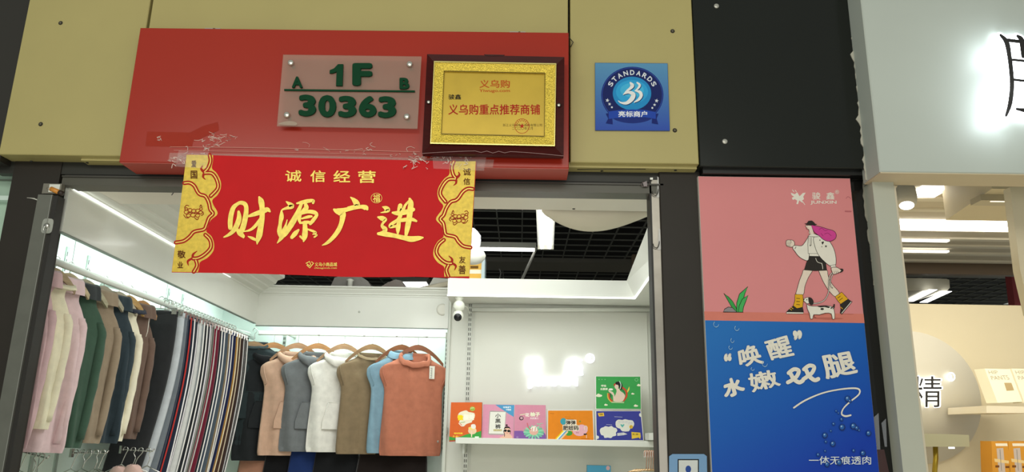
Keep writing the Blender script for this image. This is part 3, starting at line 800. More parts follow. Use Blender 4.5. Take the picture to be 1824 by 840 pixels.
# left arm, torso, right arm
A.shape([(85, 203), (112, 199), (132, 200), (146, 215), (145, 240), (128, 252), (105, 248), (86, 240)], SK, sm=2)
for y in (214, 227, 238): A.line([(88, y), (118, y + 1)], 2.5, '1c1a18', 0)
A.line([(116, 200), (122, 215), (116, 225)], 2.5, '1c1a18', 2)
A.shape([(138, 242), (160, 240), (200, 242), (225, 215), (250, 180), (256, 240), (252, 345), (215, 345), (175, 318), (150, 285), (134, 262)], W_, sm=3)
A.line([(150, 264), (158, 250)], 4, '1c1a18', 0)
A.shape([(250, 168), (275, 152), (340, 176), (350, 230), (330, 300), (248, 300), (246, 230)], W_)
A.fill([(258, 301), (326, 301), (328, 320), (258, 318)], W_)
A.shape([(290, 180), (345, 168), (400, 200), (440, 265), (456, 335), (450, 395), (412, 392), (370, 360), (325, 310), (298, 245)], W_, sm=3)
A.line([(262, 180), (264, 235)], 2.6, '1c1a18', 0); A.line([(272, 180), (272, 240)], 2.6, '1c1a18', 0); A.oval(264, 240, 4, 6, '1c1a18', 8)
A.fill([(345, 210), (352, 216), (360, 208), (366, 216), (355, 236)], '1c1a18'); A.star(381, 246, 11, '1c1a18'); A.star(336, 200, 7, '1c1a18'); A.line([(346, 248), (352, 244), (354, 252), (347, 252)], 2, '1c1a18', 1, True)
A.shape([(246, 172), (262, 158), (285, 150), (312, 160), (338, 172), (300, 176)], W_, wd=3)
A.shape([(415, 390), (450, 383), (456, 402), (420, 408)], W_, wd=3)
# neck, head, hair
A.shape([(268, 88), (300, 92), (345, 102), (395, 118), (440, 132), (458, 160), (448, 192), (405, 210), (362, 196), (330, 168), (295, 142), (278, 110)], 'c9428e', sm=3)
for l in ([(330, 120), (350, 112), (372, 128), (392, 128)], [(370, 155), (395, 148), (420, 168)], [(345, 150), (360, 170)]): A.line(l, 3, '7a1f52')
A.fill([(238, 90), (270, 92), (280, 118), (290, 152), (262, 158), (252, 148), (256, 122), (240, 116), (238, 108), (226, 98)], SK)
A.line([(238, 86), (226, 98), (236, 104), (236, 116), (252, 120), (262, 156)], 3, '1c1a18', 1); A.line([(240, 92), (246, 92)], 3, '1c1a18', 0); A.line([(236, 112), (246, 110)], 3, 'b0243a', 0)
A.shape([(220, 76), (238, 76), (250, 58), (275, 55), (292, 68), (298, 78), (314, 82), (300, 88), (262, 90), (238, 84)], '2b2724', wd=2)
# hand with lead
A.line([(432, 440, 9), (408, 470, 9), (402, 530, 9), (400, 590, 9), (372, 645, 9), (330, 668, 9), (285, 674, 9)], 9, '1c1a18')
A.line([(432, 440, 4), (408, 470, 4), (402, 530, 4), (400, 590, 4), (372, 645, 4), (330, 668, 4), (285, 674, 4)], 4, W_)
A.line([(436, 445, 8), (418, 490, 8), (414, 535, 8), (428, 556, 8)], 8, '1c1a18'); A.line([(436, 445, 3.5), (418, 490, 3.5), (414, 535, 3.5), (427, 554, 3.5)], 4, W_)
A.oval(490, 428, 22, 14, '2b2724', rot=-.3)
A.shape([(420, 408), (455, 402), (478, 412), (496, 430), (470, 446), (440, 456), (428, 440)], SK, sm=2)
for x in (440, 454, 468): A.line([(x, 430), (x + 6, 450)], 2.5, '1c1a18', 0)
# dog
A.shape([(238, 678), (255, 690), (310, 694), (360, 690), (415, 694), (440, 716), (446, 785), (428, 787), (420, 750), (375, 745), (330, 758), (288, 757), (282, 786), (264, 787), (258, 750), (242, 715)], W_, sm=2)
A.line([(290, 760), (296, 780), (306, 778)], 3, '1c1a18', 1)
A.shape([(214, 640), (232, 630), (252, 628), (262, 648), (258, 670), (240, 676), (222, 662), (213, 652)], W_, wd=3)
A.shape([(250, 628), (272, 634), (286, 655), (284, 678), (268, 685), (254, 668), (250, 650)], '2b2724', wd=2, sm=2)
A.oval(237, 646, 4, 5, '1c1a18', 8); A.oval(215, 645, 5, 4, '1c1a18', 8)
A.fill([(312, 693), (340, 690), (370, 690), (408, 698), (400, 708), (370, 700), (340, 703)], '2b2724', 2); A.oval(352, 715, 13, 8, '2b2724', 12)
A.line([(420, 708, 12), (436, 705, 14), (442, 682, 10)], 10, '2b2724'); A.line([(424, 712), (434, 706)], 4, W_, 0)
# blue half
A.o = (1180, 560, 3)
for q, c in ((((325, 208), (368, 205), (368, 248), (328, 252)), '“'), (((692, 86), (742, 82), (746, 130), (700, 140)), '”')): A.textq(c, q, W_, .06)
A.textq('唤', [(398, 185), (500, 148), (545, 262), (412, 284)], W_, .03)
A.textq('醒', [(540, 145), (670, 108), (706, 220), (578, 246)], W_, .026)
A.textq('水', [(318, 352), (408, 325), (448, 412), (330, 455)], W_, .055)
A.textq('嫩', [(445, 318), (596, 290), (634, 378), (478, 418)], W_, .022)
for dx in (0, 82):
    A.line([(672 + dx, 312 - dx * .24), (700 + dx, 292 - dx * .24), (726 + dx, 300 - dx * .24), (715 + dx, 330 - dx * .24), (690 + dx, 350 - dx * .24), (668 + dx, 362 - dx * .2)], 21, W_)
    A.line([(684 + dx, 318 - dx * .24), (700 + dx, 345 - dx * .2), (728 + dx, 362 - dx * .15), (748 + dx, 352 - dx * .1)], 22, W_)
A.textq('腿', [(838, 222), (1008, 192), (1046, 312), (872, 348)], W_, .026)
A.line([(700, 497, 9), (760, 458, 9), (850, 420, 8), (940, 400, 8), (1020, 393, 9), (1050, 402, 9), (1045, 428, 8), (1000, 465, 8), (965, 500, 7), (955, 530, 8), (975, 542, 10), (1003, 537, 9)], 8, W_)
A.text('一体无痕透肉', 780, 755, 1112, 800, 'd4dde2', .008)
for x, y, a_, b2 in ((285, 52, 14, 15), (396, 73, 12, 13), (372, 138, 9, 12), (362, 176, 10, 10), (545, 262, 14, 16), (480, 290, 9, 8)):
    A.line([(x + a_ * math.cos(t * .8), y + b2 * math.sin(t * .8), 2 + (t % 3)) for t in range(6)], 2, '8fb4d2', 2)
for x, y, r in ((988, 450, 15), (1000, 462, 9), (926, 515, 6), (938, 526, 5), (955, 560, 9), (912, 584, 8), (958, 602, 16), (1018, 596, 16), (1036, 606, 11), (1048, 618, 6), (1099, 634, 14), (897, 621, 6), (866, 645, 14), (870, 679, 7), (908, 690, 14), (866, 728, 6), (829, 748, 9), (877, 800, 13), (942, 790, 15), (1018, 726, 8), (1068, 740, 14)):
    A.oval(x, y, r, r * 1.12, '17326e', 14); A.oval(x - r * .12, y - r * .12, r * .72, r * .8, '2a5ea6', 14); A.oval(x - r * .3, y - r * .35, r * .28, r * .28, '9dc0dc', 8)
A.build('printed_artwork', po)

# blue code plate at the bottom (the code itself is left out)
cp = thing('payment_plate', onY(1230, 840, 3.07), 'small blue plate with white square low on the dark post', 'plate')
A = Art(3.068)
MB().prism(px([(1192, 862), (1260, 862), (1259, 812), (1254, 808), (1198, 808), (1192, 812)], 3.068), (0, .006, 0), M('4f86b4', .3, coat=.3)).build('plate_body', cp)
A.rect(1207, 817, 1245, 862, '161a20'); A.rect(1209, 819, 1243, 862, 'cdd2d0'); A.oval(1226, 835, 5, 6.5, '2a4a94')
A.build('white_square_print', cp)

# ================================================================== SMALL THINGS AT THE DOOR FRAME
def hook(name, c, s, label, parent_y):
    t = thing(name, c, label, 'hook'); c = Vector(c); b = MB()
    pts = []
    for k in range(20):
        a = 2 * math.pi * k / 20; ex = .5
        ca, sa = math.cos(a), math.sin(a)
        pts.append(c + Vector((math.copysign(abs(ca) ** ex, ca) * .022 * s, 0, math.copysign(abs(sa) ** ex, sa) * .031 * s)))
    b.prism(pts, (0, .003, 0), M('c4c8bf', .2, alpha=.55, coat=.5)); b.build('clear_pad', t)
    MB().lathe(c, [(.011 * s, 0), (.011 * s, .006), (.006 * s, .009)], CHROME, (0, -1, 0), 14).build('hook_boss', t)
    MB().tube(smooth_path([tuple(c + Vector(v) * s) for v in ((0, -.009, .004), (0, -.014, -.006), (-.003, -.014, -.018), (.004, -.014, -.028), (.014, -.016, -.024), (.018, -.02, -.012))], 5), .0022 * s, CHROME, 8).build('wire_hook', t)
    return t
hook('adhesive_hook', onY(84, 402, 3.042), 1.05, 'clear adhesive pad with chrome hook on the left steel strip', 0)
for p, lab in (((1171, 344), 'upper thin wire hook on the right steel strip'), ((1173, 437), 'lower wire hook under shiny tape on the right steel strip')):
    c = onY(*p, 3.083); t = thing('wire_hook', c, lab, 'hook')
    MB().tube(smooth_path([tuple(Vector(c) + Vector(v)) for v in ((.004, 0, .02), (0, -.006, 0), (-.008, -.01, -.012), (-.02, -.008, -.008), (-.024, -.008, .006))], 5), .0018, M('3a3833', .3, .8), 6).build('bent_wire', t)
    pm = MB(); x, z = c.x + .008, c.z
    pm.prism([(x - .012, 3.081, z - .02), (x + .012, 3.081, z - .015), (x + .014, 3.081, z + .06), (x - .006, 3.081, z + .075)], (0, .001, 0), M('f0f0ee', .06, alpha=.4, bump=.8, scale=60))
    pm.build('clear_tape', t)
# orange plug / latch on left guide
c0, c1 = onY(91, 336, 3.05), onY(112, 345, 3.05)
ol = thing('orange_latch', c0, 'orange handled lock pin stuck out above the left steel strip', 'latch')
MB().tube([c0, c0.lerp(c1, .7)], .0105, M('d08a35', .35), 12).build('orange_grip', ol)
MB().tube([c0.lerp(c1, .7), c1], .011, M('2a1d16', .5), 12).build('dark_tip', ol)
MB().tube([c0 + Vector((-.02, .01, .004)), c0], .007, M('c8c0b4', .3, .7), 10).build('steel_neck', ol)
# frayed tape beside it
A = Art(3.0848)
for k in range(5): A.line([(48 + k * 3, 352), (60 + k * 2, 353 + k), (74, 357 - k), (80, 352 + k * 2)], .7, 'c2c2b8', 3)
A.build('frayed_tape', pl)
# junction bit under the header at right
t = thing('header_clip', onY(1140, 332, 3.07), 'small torn metal clip under the right end of the dark header', 'clip')
MB().tube(smooth_path([tuple(onY(*p, 3.07)) for p in ((1147, 322), (1143, 327), (1144, 331), (1155, 331), (1157, 324))], 3), .0018, M('6b5f5f', .3, .7), 6).build('bent_wire', t)
MB().prism(px([(1158, 316), (1163, 316), (1163, 319.5), (1158, 319.5)], 3.07), (0, .004, 0), M('e8ece8', .3)).build('white_label', t)
MB().prism(px([(1145, 325), (1152, 322), (1153, 331), (1147, 332)], 3.068), (0, .006, 0), M('6e6668', .3, .5)).build('clip_plate', t)

# ================================================================== LAMPS IN THE OPEN CEILING
def fix(name, a, b_, wd, lab, both=True):
    """batten with tubes from a to b"""
    a, b_ = Vector(a), Vector(b_); t = thing(name, (a + b_) / 2, lab, 'lamp')
    d = (b_ - a).normalized(); n = Vector((-d.y, d.x, 0)) * wd / 2
    MB().hexa([a - n, b_ - n, b_ + n, a + n, a - n * .5 + Vector((0, 0, .05)), b_ - n * .5 + Vector((0, 0, .05)), b_ + n * .5 + Vector((0, 0, .05)), a + n * .5 + Vector((0, 0, .05))], M('d8d8cf', .4)).build('lamp_housing', t)
    for s_ in ((-.5, .5) if both else (0,)):
        MB().tube([a + n * s_ * 1 + Vector((0, 0, -.014)) + d * .01, b_ + n * s_ + Vector((0, 0, -.014)) - d * .01], .013, M('ffffff', emit=3.5), 10).build('light_tube', t)
    for e, sg in ((a, 1), (b_, -1)):
        MB().hexa([e - n + Vector((0, 0, -.028)), e - n + d * .012 * sg + Vector((0, 0, -.028)), e + n + d * .012 * sg + Vector((0, 0, -.028)), e + n + Vector((0, 0, -.028)), e - n, e - n + d * .012 * sg, e + n + d * .012 * sg, e + n], M('b9b8a8', .4)).build('end_cap', t)
    return t
p0, p1 = onZ(972, 362, 2.95), onZ(972, 438, 2.95)
fix('batten_lamp', (p0.x, p0.y, 2.95), (p1.x, p1.y, 2.95), .125, 'bright white twin tube batten running away from the sagging sheet')
p0, p1 = onY(800, 440, 6.3), onY(955, 443, 6.3)
fix('tube_lamp', (p0.x, 6.3, p0.z), (p1.x, 6.3, p0.z), .05, 'long thin tube lamp crossing behind the twin batten', False)
MB().tube([onY(956, 440, 6.35), onY(930, 497, 6.35)], .012, M('b4b3aa', .4), 8).build('drop_rod', label='slanting pale rod hanging below the tube lamp', cat='rod')
MB().tube(smooth_path([tuple(onY(*p, 7.2)) for p in ((889, 478), (892, 486), (889, 497))], 4), .006, M('8c8c86'), 6).build('hanging_cable', label='short grey cable dangling against the black grid', cat='cable')
p0, p1 = onY(700, 506, 6.6), onY(760, 507, 6.6)
t = thing('ceiling_lamp', p0, 'flat bright ceiling lamp glimpsed just under the banner', 'lamp')
MB().prism(px([(703, 502), (759, 502), (758, 511), (722, 511)], 6.6), (0, .3, .0), M('ffffff', emit=3)).build('light_panel', t)
MB().prism(px([(694, 492), (764, 494), (760, 501), (702, 501)], 6.6), (0, .3, 0), M('4f4f48', .5)).build('lamp_housing', t)
# crumpled white hood and yellow sign beside the banner
t = thing('wrapped_fan', onY(845, 440, 4.6), 'white plastic wrapped round fan head beside the banner edge', 'fan')
def blob(c, r, sy, mat, seed, n=16, sq=.06):
    rnd = random.Random(seed); rg = []
    for i in range(9):
        a = math.pi * i / 8; rr = max(.001, math.sin(a)) * r
        rg.append([(c[0] + rr * math.cos(2 * math.pi * k / n) * (1 + rnd.uniform(-sq, sq)), c[1] + rr * math.sin(2 * math.pi * k / n) * .6, c[2] + sy * math.cos(a)) for k in range(n)])
    return MB().rings(rg, mat)
c = onY(838, 428, 4.6); blob(c, .065, .085, M('e8e6ee', .25, bump=.9, scale=30), 1, sq=.12).build('plastic_wrap', t)
c = onY(842, 455, 4.6); blob(c, .08, .06, M('bdbdb4', .35, bump=.6, scale=20), 2, sq=.1).build('fan_base', t)
t = thing('yellow_carton', onY(845, 497, 5.0), 'yellow carton with white band on top of the partition beside the banner', 'carton')
MB().prism(px([(828, 498), (857, 498), (858, 464), (828, 463)], 5.28), (0, .2, 0), M('d8a52a', .5)).build('carton_body', t)
A = Art(5.2795); A.rect(828, 480, 857, 487, 'e8e4d2'); A.rect(838, 473, 852, 478, '6a4a18'); A.build('printed_band', t)
MB().prism(px([(857, 498), (863, 498), (864, 456), (858, 462)], 5.27), (0, .2, 0), M('a9bcc0', .3)).build('pale_edge', t)
# clutter stored on top of the back valance
for name, lab, q, c in (('storage_bag', 'crumpled grey plastic bag stored above the back valance', [(588, 511), (596, 494), (612, 489), (640, 490), (655, 500), (664, 514)], '8b8780'),
                        ('storage_bag', 'brown shiny plastic bag stored next to the ceiling lamp', [(672, 514), (690, 503), (705, 497), (716, 500), (722, 514)], '6a5c50'),
                        ('storage_box', 'pale flat box stored at the right end above the valance', [(760, 515), (772, 494), (800, 496), (800, 517)], 'b9b6a8')):
    MB().prism(px(q, 5.75), (0, .25, 0), M(c, .35, bump=.7, scale=18)).build(name, label=lab, cat='bag' if 'bag' in name else 'box')
MB().lathe(onY(623, 512, 5.7), [(.02, 0), (.02, .05), (.03, .06), (.01, .07)], M('e6e6da', .4)).build('bottle_cap', label='small white cap standing before the grey plastic bag', cat='cap')
MB().tube([onY(475, 500, 5.5), onY(486, 496, 5.5), onY(498, 497, 5.5)], .008, M('d8c7a2', .5), 8).build('cable_stub', label='cream cable stub poking over the corner of the cornice', cat='cable')
for a_, b2, l in (((730, 518), (800, 507), 'lower cream pipe lying above the valance end'), ((745, 515), (800, 503), 'upper cream pipe lying above the valance end')):
    MB().tube([onY(*a_, 5.66), onY(*b2, 5.66)], .014, M('c9c2ab', .5), 8).build('pipe', label=l, cat='pipe')
MB().tube([(XL + .02, 5.78, 2.56), (-.6, 5.78, 2.56)], .01, M('3a3833'), 6).build('dark_cable', label='dark cable running along the top of the back valance', cat='cable')

# ================================================================== RAILS
RX = -2.10
def rz_(y): return 2.268 - .0105 * (y - 3.29)
rl = thing('clothes_rail', (RX, 4.6, 2.26), 'white tube rail along the side wall carrying turtlenecks and trousers', 'clothes rail')
MB().tube([(RX, 3.2, rz_(3.2) - .014), (RX, 5.9, rz_(5.9) - .014)], .017, M('e2e8e2', .2, coat=.4), 14).build('rail_tube', rl)
for y in (3.35, 4.2, 5.1, 5.85): MB().tube([(-2.395, y, 2.32), (-2.25, y, 2.29), (-2.11, y, 2.255)], .009, M('cdd3cc', .3), 8).build('rail_bracket', rl)
rk = thing('clothes_rail', (-1.3, 5.77, 2.25), 'white flat rail below the back valance carrying the fleece vests', 'clothes rail')
MB().bbox(-2.02, -.555, 5.765, 5.79, 2.236, 2.268, M('e8ece6', .25, coat=.3), .005).build('rail_tube', rk)
MB().box(-.575, -.553, 5.75, 5.80, 2.225, 2.275, M('9a9a90', .3, .5)).build('end_bracket', rk)
MB().box(-1.81, -1.79, 5.79, 5.99, 2.24, 2.26, M('b6b9b0', .3, .5)).build('rail_bracket', rk)
for x in (-1.55, -1.2, -.95, -.72): MB().lathe((x, 5.765, 2.243), [(.009, 0), (.007, .003)], M('a9aaa0', .3, .6), (0, -1, 0), 8).build('bolt', rk)
MB().tube([onY(840, 551, 5.56), onY(1162, 551, 5.56)], .016, M('e0e2da', .2, coat=.4), 12).build('hanging_bar', label='empty white bar across the top of the display board', cat='bar')


# ================================================================== GARMENTS
def ell(a, b, n, z, fold=0, ph=0, cy=0, p=.75, cx=0):
    out = []
    for k in range(n):
        t = 2 * math.pi * k / n; c, s_ = math.cos(t), math.sin(t)
        f = 2.4 * fold * (math.sin(7 * c + ph) * .6 + math.sin(13 * c + ph * 2.3) * .35) * (1 if s_ < 0 else .5)
        out.append((cx + a * math.copysign(abs(c) ** .9, c), cy + b * math.copysign(abs(s_) ** p, s_) - f, z))
    return out


def wood_hanger(color, hookz=.0, span=.2, drop=.075):
    """origin at the top of the hook; wooden bow"""
    b = MB(); top = []; n = 14
    for i in range(n + 1):
        t = -1 + 2 * i / n
        top.append((t * span, -drop - .012 - .135 * (span / .2) * (abs(t) ** 1.7)))
    bot = [(x, z - .042 + .018 * abs(x / span)) for x, z in top]
    b.prism([(x, -.008, z) for x, z in top] + [(x, -.008, z) for x, z in bot[::-1]], (0, .016, 0), color)
    h = MB(); h.tube(smooth_path([(-.016, 0, -.014), (-.014, 0, .002), (0, 0, .012), (.014, 0, .002), (.012, 0, -.018), (0, 0, -.035), (0, 0, -drop - .025)], 4), .0022, CHROME, 6)
    return b, h


def place(t, loc, rz, tilt=0):
    t.location = loc; t.rotation_euler = (0, tilt, rz)


def garment(name, label, cat, color, group, loc, rz, hw=.25, length=.66, sleeves=False, collar='turtle', pocket=False, wood='8a5a34', top=-.105, seed=0, bodyw=.215, trim=None, zip_=False, lean=0, thin=.72, drop=.075, off=(0, 0)):
    rnd = random.Random(seed); ph = rnd.uniform(0, 6); N = 44; cl = CL(color)
    hz = thing('wooden_hanger', (0, 0, 0), None, 'hanger', group.replace('hung', 'hangers of those hung') if group else None)
    a, h = wood_hanger(M(wood, .4, grain=.2, scale=14, stretch=(1, 1, 6)), span=min(.2, hw * .84), drop=drop)
    a.build('hanger_bow', hz); h.build('hanger_hook', hz)
    hz['label'] = 'wooden hanger carrying the ' + ' '.join(label.split()[:11]); place(hz, loc, rz, .045 if thin < .6 else 0)
    t = thing(name, (0, 0, 0), label, cat, group)
    Z = top; sd_ = .055 if thin < .6 else 0; NR = .07 if thin < .6 else .095
    prof = [(Z - length, bodyw * .97, .048, .010), (Z - length + .012, bodyw, .052, .011), (Z - length + .05, bodyw * 1.01, .056, .012), (Z - length * .75, bodyw * 1.0, .058, .010), (Z - length * .5, bodyw * .97, .060, .007),
            (Z - .25, bodyw * .98, .060, .005), (Z - .17 - sd_, hw * .97, .055, .003), (Z - .135 - sd_, hw * .99, .048, .002), (Z - .105 - sd_, hw * .97, .044, .001), (Z - .078 - sd_, hw * .86, .046, .001), (Z - .055 - sd_ * .6, hw * .68, .05, .001), (Z - .03 - sd_ * .3, hw * .50, .052, 0), (Z, NR, .053, 0)]
    if thin < .6: prof.pop(6)
    rg = []
    dip = {'cowl': .08, 'hood': .05, 'crew': .045}.get(collar, .026) * (.55 if thin < .6 else 1)
    def dp(ring, z):
        wt = max(0, min(1, (z - (Z - .085)) / .085)) ** 1.5
        ym = max(abs(v[1]) for v in ring) or 1
        return [(x, y, zz - dip * wt * (max(0, -y) / ym) ** .8) for x, y, zz in ring]
    fine = smooth_path([(z, a_, b_, f) for z, a_, b_, f in prof], 3)
    for z, a_, b_, f in fine:
        rg.append(dp(ell(a_, b_ * thin, N, z, f, ph + z * 3, cx=lean * (Z - z) * .12), z))
    b = MB(); b.rings(rg, cl, (True, False)); b.build('body', t)
    # hem band
    hb = [ell(bodyw * (.975 + .01 * k), (.052 + .002 * k) * thin, N, Z - length + zz, .010, ph + (Z - length + zz) * 3, cx=lean * length * .12) for k, zz in ((0, -.004), (1.5, .004), (1.5, .026), (0, .032))]
    MB().rings(hb, cl, (False, False)).build('hem', t)
    cp_ = [(Z - .006, .098, .046), (Z + .015, .088, .046), (Z + .032, .084, .044), (Z + .038, .088, .048), (Z + .030, .097, .054), (Z + .008, .104, .058), (Z - .012, .108, .058)]
    if thin < .6: cp_ = [(Z + (z_ - Z) * 1.5, a_ * .78, b_ * 1.05) for z_, a_, b_ in cp_]
    if collar == 'cowl': cp_ = [(Z - .01, .098, .056), (Z + .010, .10, .06), (Z + .017, .107, .064), (Z + .010, .117, .07), (Z - .010, .124, .074), (Z - .024, .122, .07)]
    if collar == 'hood': cp_ = [(Z - .012, .11, .06), (Z + .008, .12, .06), (Z + .016, .13, .068), (Z + .008, .14, .078), (Z - .01, .148, .085), (Z - .04, .138, .08), (Z - .06, .10, .066)]
    if collar == 'crew': cp_ = [(Z - .008, .10, .056), (Z + .01, .096, .058), (Z + .016, .104, .062), (Z - .004, .112, .066)]
    n2 = 36
    MB().rings([[(x * (1 + .02 * math.sin(5 * k)), y - (.018 if y < 0 else 0) * (Z + .05 - z) * 8, z - (dip if y < 0 else -.006) * (min(1, abs(y) / max(.001, b_))) ** .8) for k, (x, y, z) in enumerate(ell(a_, b_ * (thin * .5 + .5), n2, z0, .003, ph, p=.95))] for z0, a_, b_ in cp_], CL(trim or color), (False, False)).build('collar', t)
    if sleeves:
        for sx in (-1, 1):
            path = smooth_path([(sx * hw * .66, -.004, Z - .125), (sx * (hw * .80), -.010, Z - .19), (sx * (hw * .82), -.014, Z - .36), (sx * (hw * .80), -.016, Z - length * .7), (sx * hw * .76, -.012, Z - length * .95)], 4)
            k = len(path)
            bs_ = MB(); bs_.rings([[(x + .026 * (1 - .2 * i / k) * math.cos(2 * math.pi * j / 14), y + .022 * (1 - .25 * i / k) * math.sin(2 * math.pi * j / 14) + .003 * math.sin(i * 1.7 + j), z) for j in range(14)] for i, (x, y, z) in enumerate(path)], cl)
            bs_.build('sleeve', t)
    else:
        for sx in (-1, 1):
            MB().tube(smooth_path([(sx * hw * .93, -.028, Z - .095), (sx * hw * .90, -.037, Z - .15), (sx * bodyw * .93, -.034, Z - .225), (sx * bodyw * .97, -.0, Z - .24)], 4), .0035, cl, 6).build('armhole_seam', t)
    if pocket:
        pts = [(-.10, Z - .36), (.10, Z - .36), (.135, Z - .50), (.135, Z - .55), (-.135, Z - .55), (-.135, Z - .50)]
        MB().prism([(x, -.058, z) for x, z in pts][::-1], (0, .02, 0), cl).build('pocket', t)
        MB().tube([(x, -.059, z) for x, z in pts + pts[:1]], .0028, cl, 6).build('pocket_seam', t)
    if zip_: MB().tube([(.02, -.05, Z - .02), (.022, -.054, Z - .1), (.02, -.05, Z - .13)], .0018, M('e8e4da'), 5).build('drawstring', t)
    place(t, (loc[0] + off[0], loc[1] + off[1], loc[2]), rz, .045 if thin < .6 else 0)
    return t


# seven fleece vests on the back rail
def hx(pxx): return onY(pxx, 594, 5.777).x
VG = 'fleece vests hung on the back rail'
YH = 5.777
vests = [
 (490, '25282a', '9a6b3a', 'hood', True, 'black hooded fleece vest nearest the corner', 1, .78),
 (533, 'cfab93', '9a7350', 'hood', True, 'peach pink hooded fleece vest with front pocket', 2, .74),
 (569, '74787a', 'a0703f', 'hood', True, 'mid grey hooded fleece vest with front pocket', 3, .71),
 (615, 'e6e4dc', '9c7a58', 'hood', True, 'off-white hooded fleece vest with small chest print', 4, .71),
 (665, '86745a', '8a6a46', 'crew', False, 'olive brown fleece vest between the white and the blue ones', 5, .72),
 (717, '7f9fb0', '7a4a28', 'turtle', False, 'light blue fleece vest half hidden by the rust one', 6, .71),
 (746, 'b5725a', '7a4526', 'cowl', False, 'rust orange fleece vest with cowl neck and white tag', 7, .725)]
last = None
for pxx, c, wd, col, pk, lab, sd, ln_ in vests:
    rz = math.radians(26 if sd < 7 else 17)
    last = garment('fleece_vest', lab, 'vest', c, VG, (hx(pxx), YH - .0, 2.268), rz, hw=.262, length=ln_, collar=col, pocket=pk, wood=wd, top=-.172, seed=sd, bodyw=.225, trim='151618' if sd == 1 else None, off=(-.015, -.035) if sd == 7 else (0, 0))
    if sd == 4:
        A = Art(0, fn=lambda q, k: q); b = MB()
        vs, fs = glyphs('D...a.', .03)
        b.add([(.00 + u * .05, -.056, -.30 + v * .02) for u, v, z in vs], fs, M('2a2a2a')); b.build('chest_print', last)
# hang tag on the rust vest
b = MB(); b.prism([(.105, -.054, -.345), (.145, -.052, -.345), (.145, -.05, -.25), (.105, -.052, -.25)], (0, -.002, 0), M('e4e2d6', .5)); b.build('hang_tag', last, label='white hang tag')
b = MB(); vs, fs = glyphs('Melia', .02)
for k in range(9): b.box(.114 + .004 * (k % 2), .126, -.0575, -.0565, -.34 + k * .009, -.336 + k * .009, M('8a8a84'))
b.build('tag_print', last)
b = MB(); b.box(-.05, -.048, -.052, -.048, -.30, -.26, M('8e4a30')); b.build('loose_thread', last)

# second dark layer: a black vest in the corner and another peach hem below
garment('fleece_vest', 'dark teal-black long fleece vest half behind the trousers in the corner', 'vest', '2e383a', VG, (hx(458), YH - .05, 2.268), math.radians(26), hw=.25, length=.74, collar='crew', pocket=True, wood='8a6a46', seed=12, bodyw=.22)

# turtlenecks on the side rail (outer shoulder shows, the next one in front hides the rest)
TG = 'tops hung on the side rail'
tn = [
 (3.235, 'd0b0b4', 'a08c68', 'turtle', 'dusty pink turtleneck closest to the shop door', .73, .085),
 (3.30, 'e6dfc4', 'a08c68', 'crew', 'pale cream top with open neck in front of the rose pink one', .65, .135),
 (3.41, 'dac0c3', 'b0a07c', 'turtle', 'long rose pink turtleneck behind the cream top', .75, .14),
 (3.545, '3c5546', '9a9478', 'turtle', 'bottle green turtleneck with charcoal collar', .73, .165),
 (3.71, '93836f', '9a927c', 'turtle', 'taupe brown turtleneck beside the green one', .71, .155),
 (3.86, '2f3b42', 'a29a84', 'turtle', 'dark slate blue turtleneck beside the taupe one', .71, .15),
 (3.965, 'e6dfc8', 'b08a4a', 'crew', 'ivory sweatshirt with navy inner collar', .70, .13),
 (4.12, '6a564c', 'a8763c', 'turtle', 'dark brown hooded sweatshirt with white drawstring', .69, .122)]
for y, c, wd, col, lab, ln_, hw_ in tn:
    g = garment('turtleneck_top' if col == 'turtle' else 'sweatshirt', lab, 'top', c, TG, (RX, y, rz_(y)), math.radians(64), hw=hw_ * .98, length=ln_ - .025, sleeves=True, collar=col, wood=wd, top=-.112, drop=.03, seed=int(y * 100), bodyw=hw_ * .92,
                trim={'3c5546': '34383a', 'e6dfc8': '262c3c'}.get(c), zip_=(c == '6a564c'), thin=.5)

# ------------------------------------------------------------------ trousers on clip hangers
PG = 'trousers hung on the side rail'
tr = [('2b2c2e', None, 'black'), ('b9bfc4', None, 'pale grey'), ('6a7178', None, 'slate grey'), ('2a3244', None, 'navy'), ('1d2436', 'b8352e', 'ink blue with a red side stripe'), ('23283a', 'e2dfe0', 'navy with a wide white side stripe'),
      ('30343c', 'dcd8dc', 'charcoal with a lilac white side stripe'), ('c9cac8', None, 'silver white'), ('8d9396', 'e6e4e0', 'mid grey with a white side stripe'), ('26282c', 'e4e0de', 'black with a thin white side stripe'),
      ('3a3c40', 'd8d4da', 'graphite with a white side stripe'), ('a8a8a2', '55564f', 'mottled light grey with a dark side stripe'), ('7a1f34', 'b9bab6', 'wine red with a grey side stripe'), ('6a1d30', None, 'deep burgundy'),
      ('20242c', 'e8e6e2', 'near-black with a bright white side stripe'), ('3f4a58', 'e0dedc', 'steel blue with a white side stripe'), ('4a5560', None, 'plain steel blue'), ('8f7a5c', 'e6e2da', 'sand with a white side stripe'),
      ('202a58', 'dcdad8', 'royal blue with a white side stripe'), ('1c2346', None, 'dark royal blue'), ('a8782e', 'e8d8b0', 'mustard with a cream side stripe'), ('4a332a', 'c8b8a0', 'chocolate with a beige side stripe'),
      ('3c2c28', None, 'plain chocolate'), ('e0dcda', '2a2a2c', 'chalk white with a black side stripe'), ('1e1e20', 'e8e4e2', 'jet black with a white side stripe')]
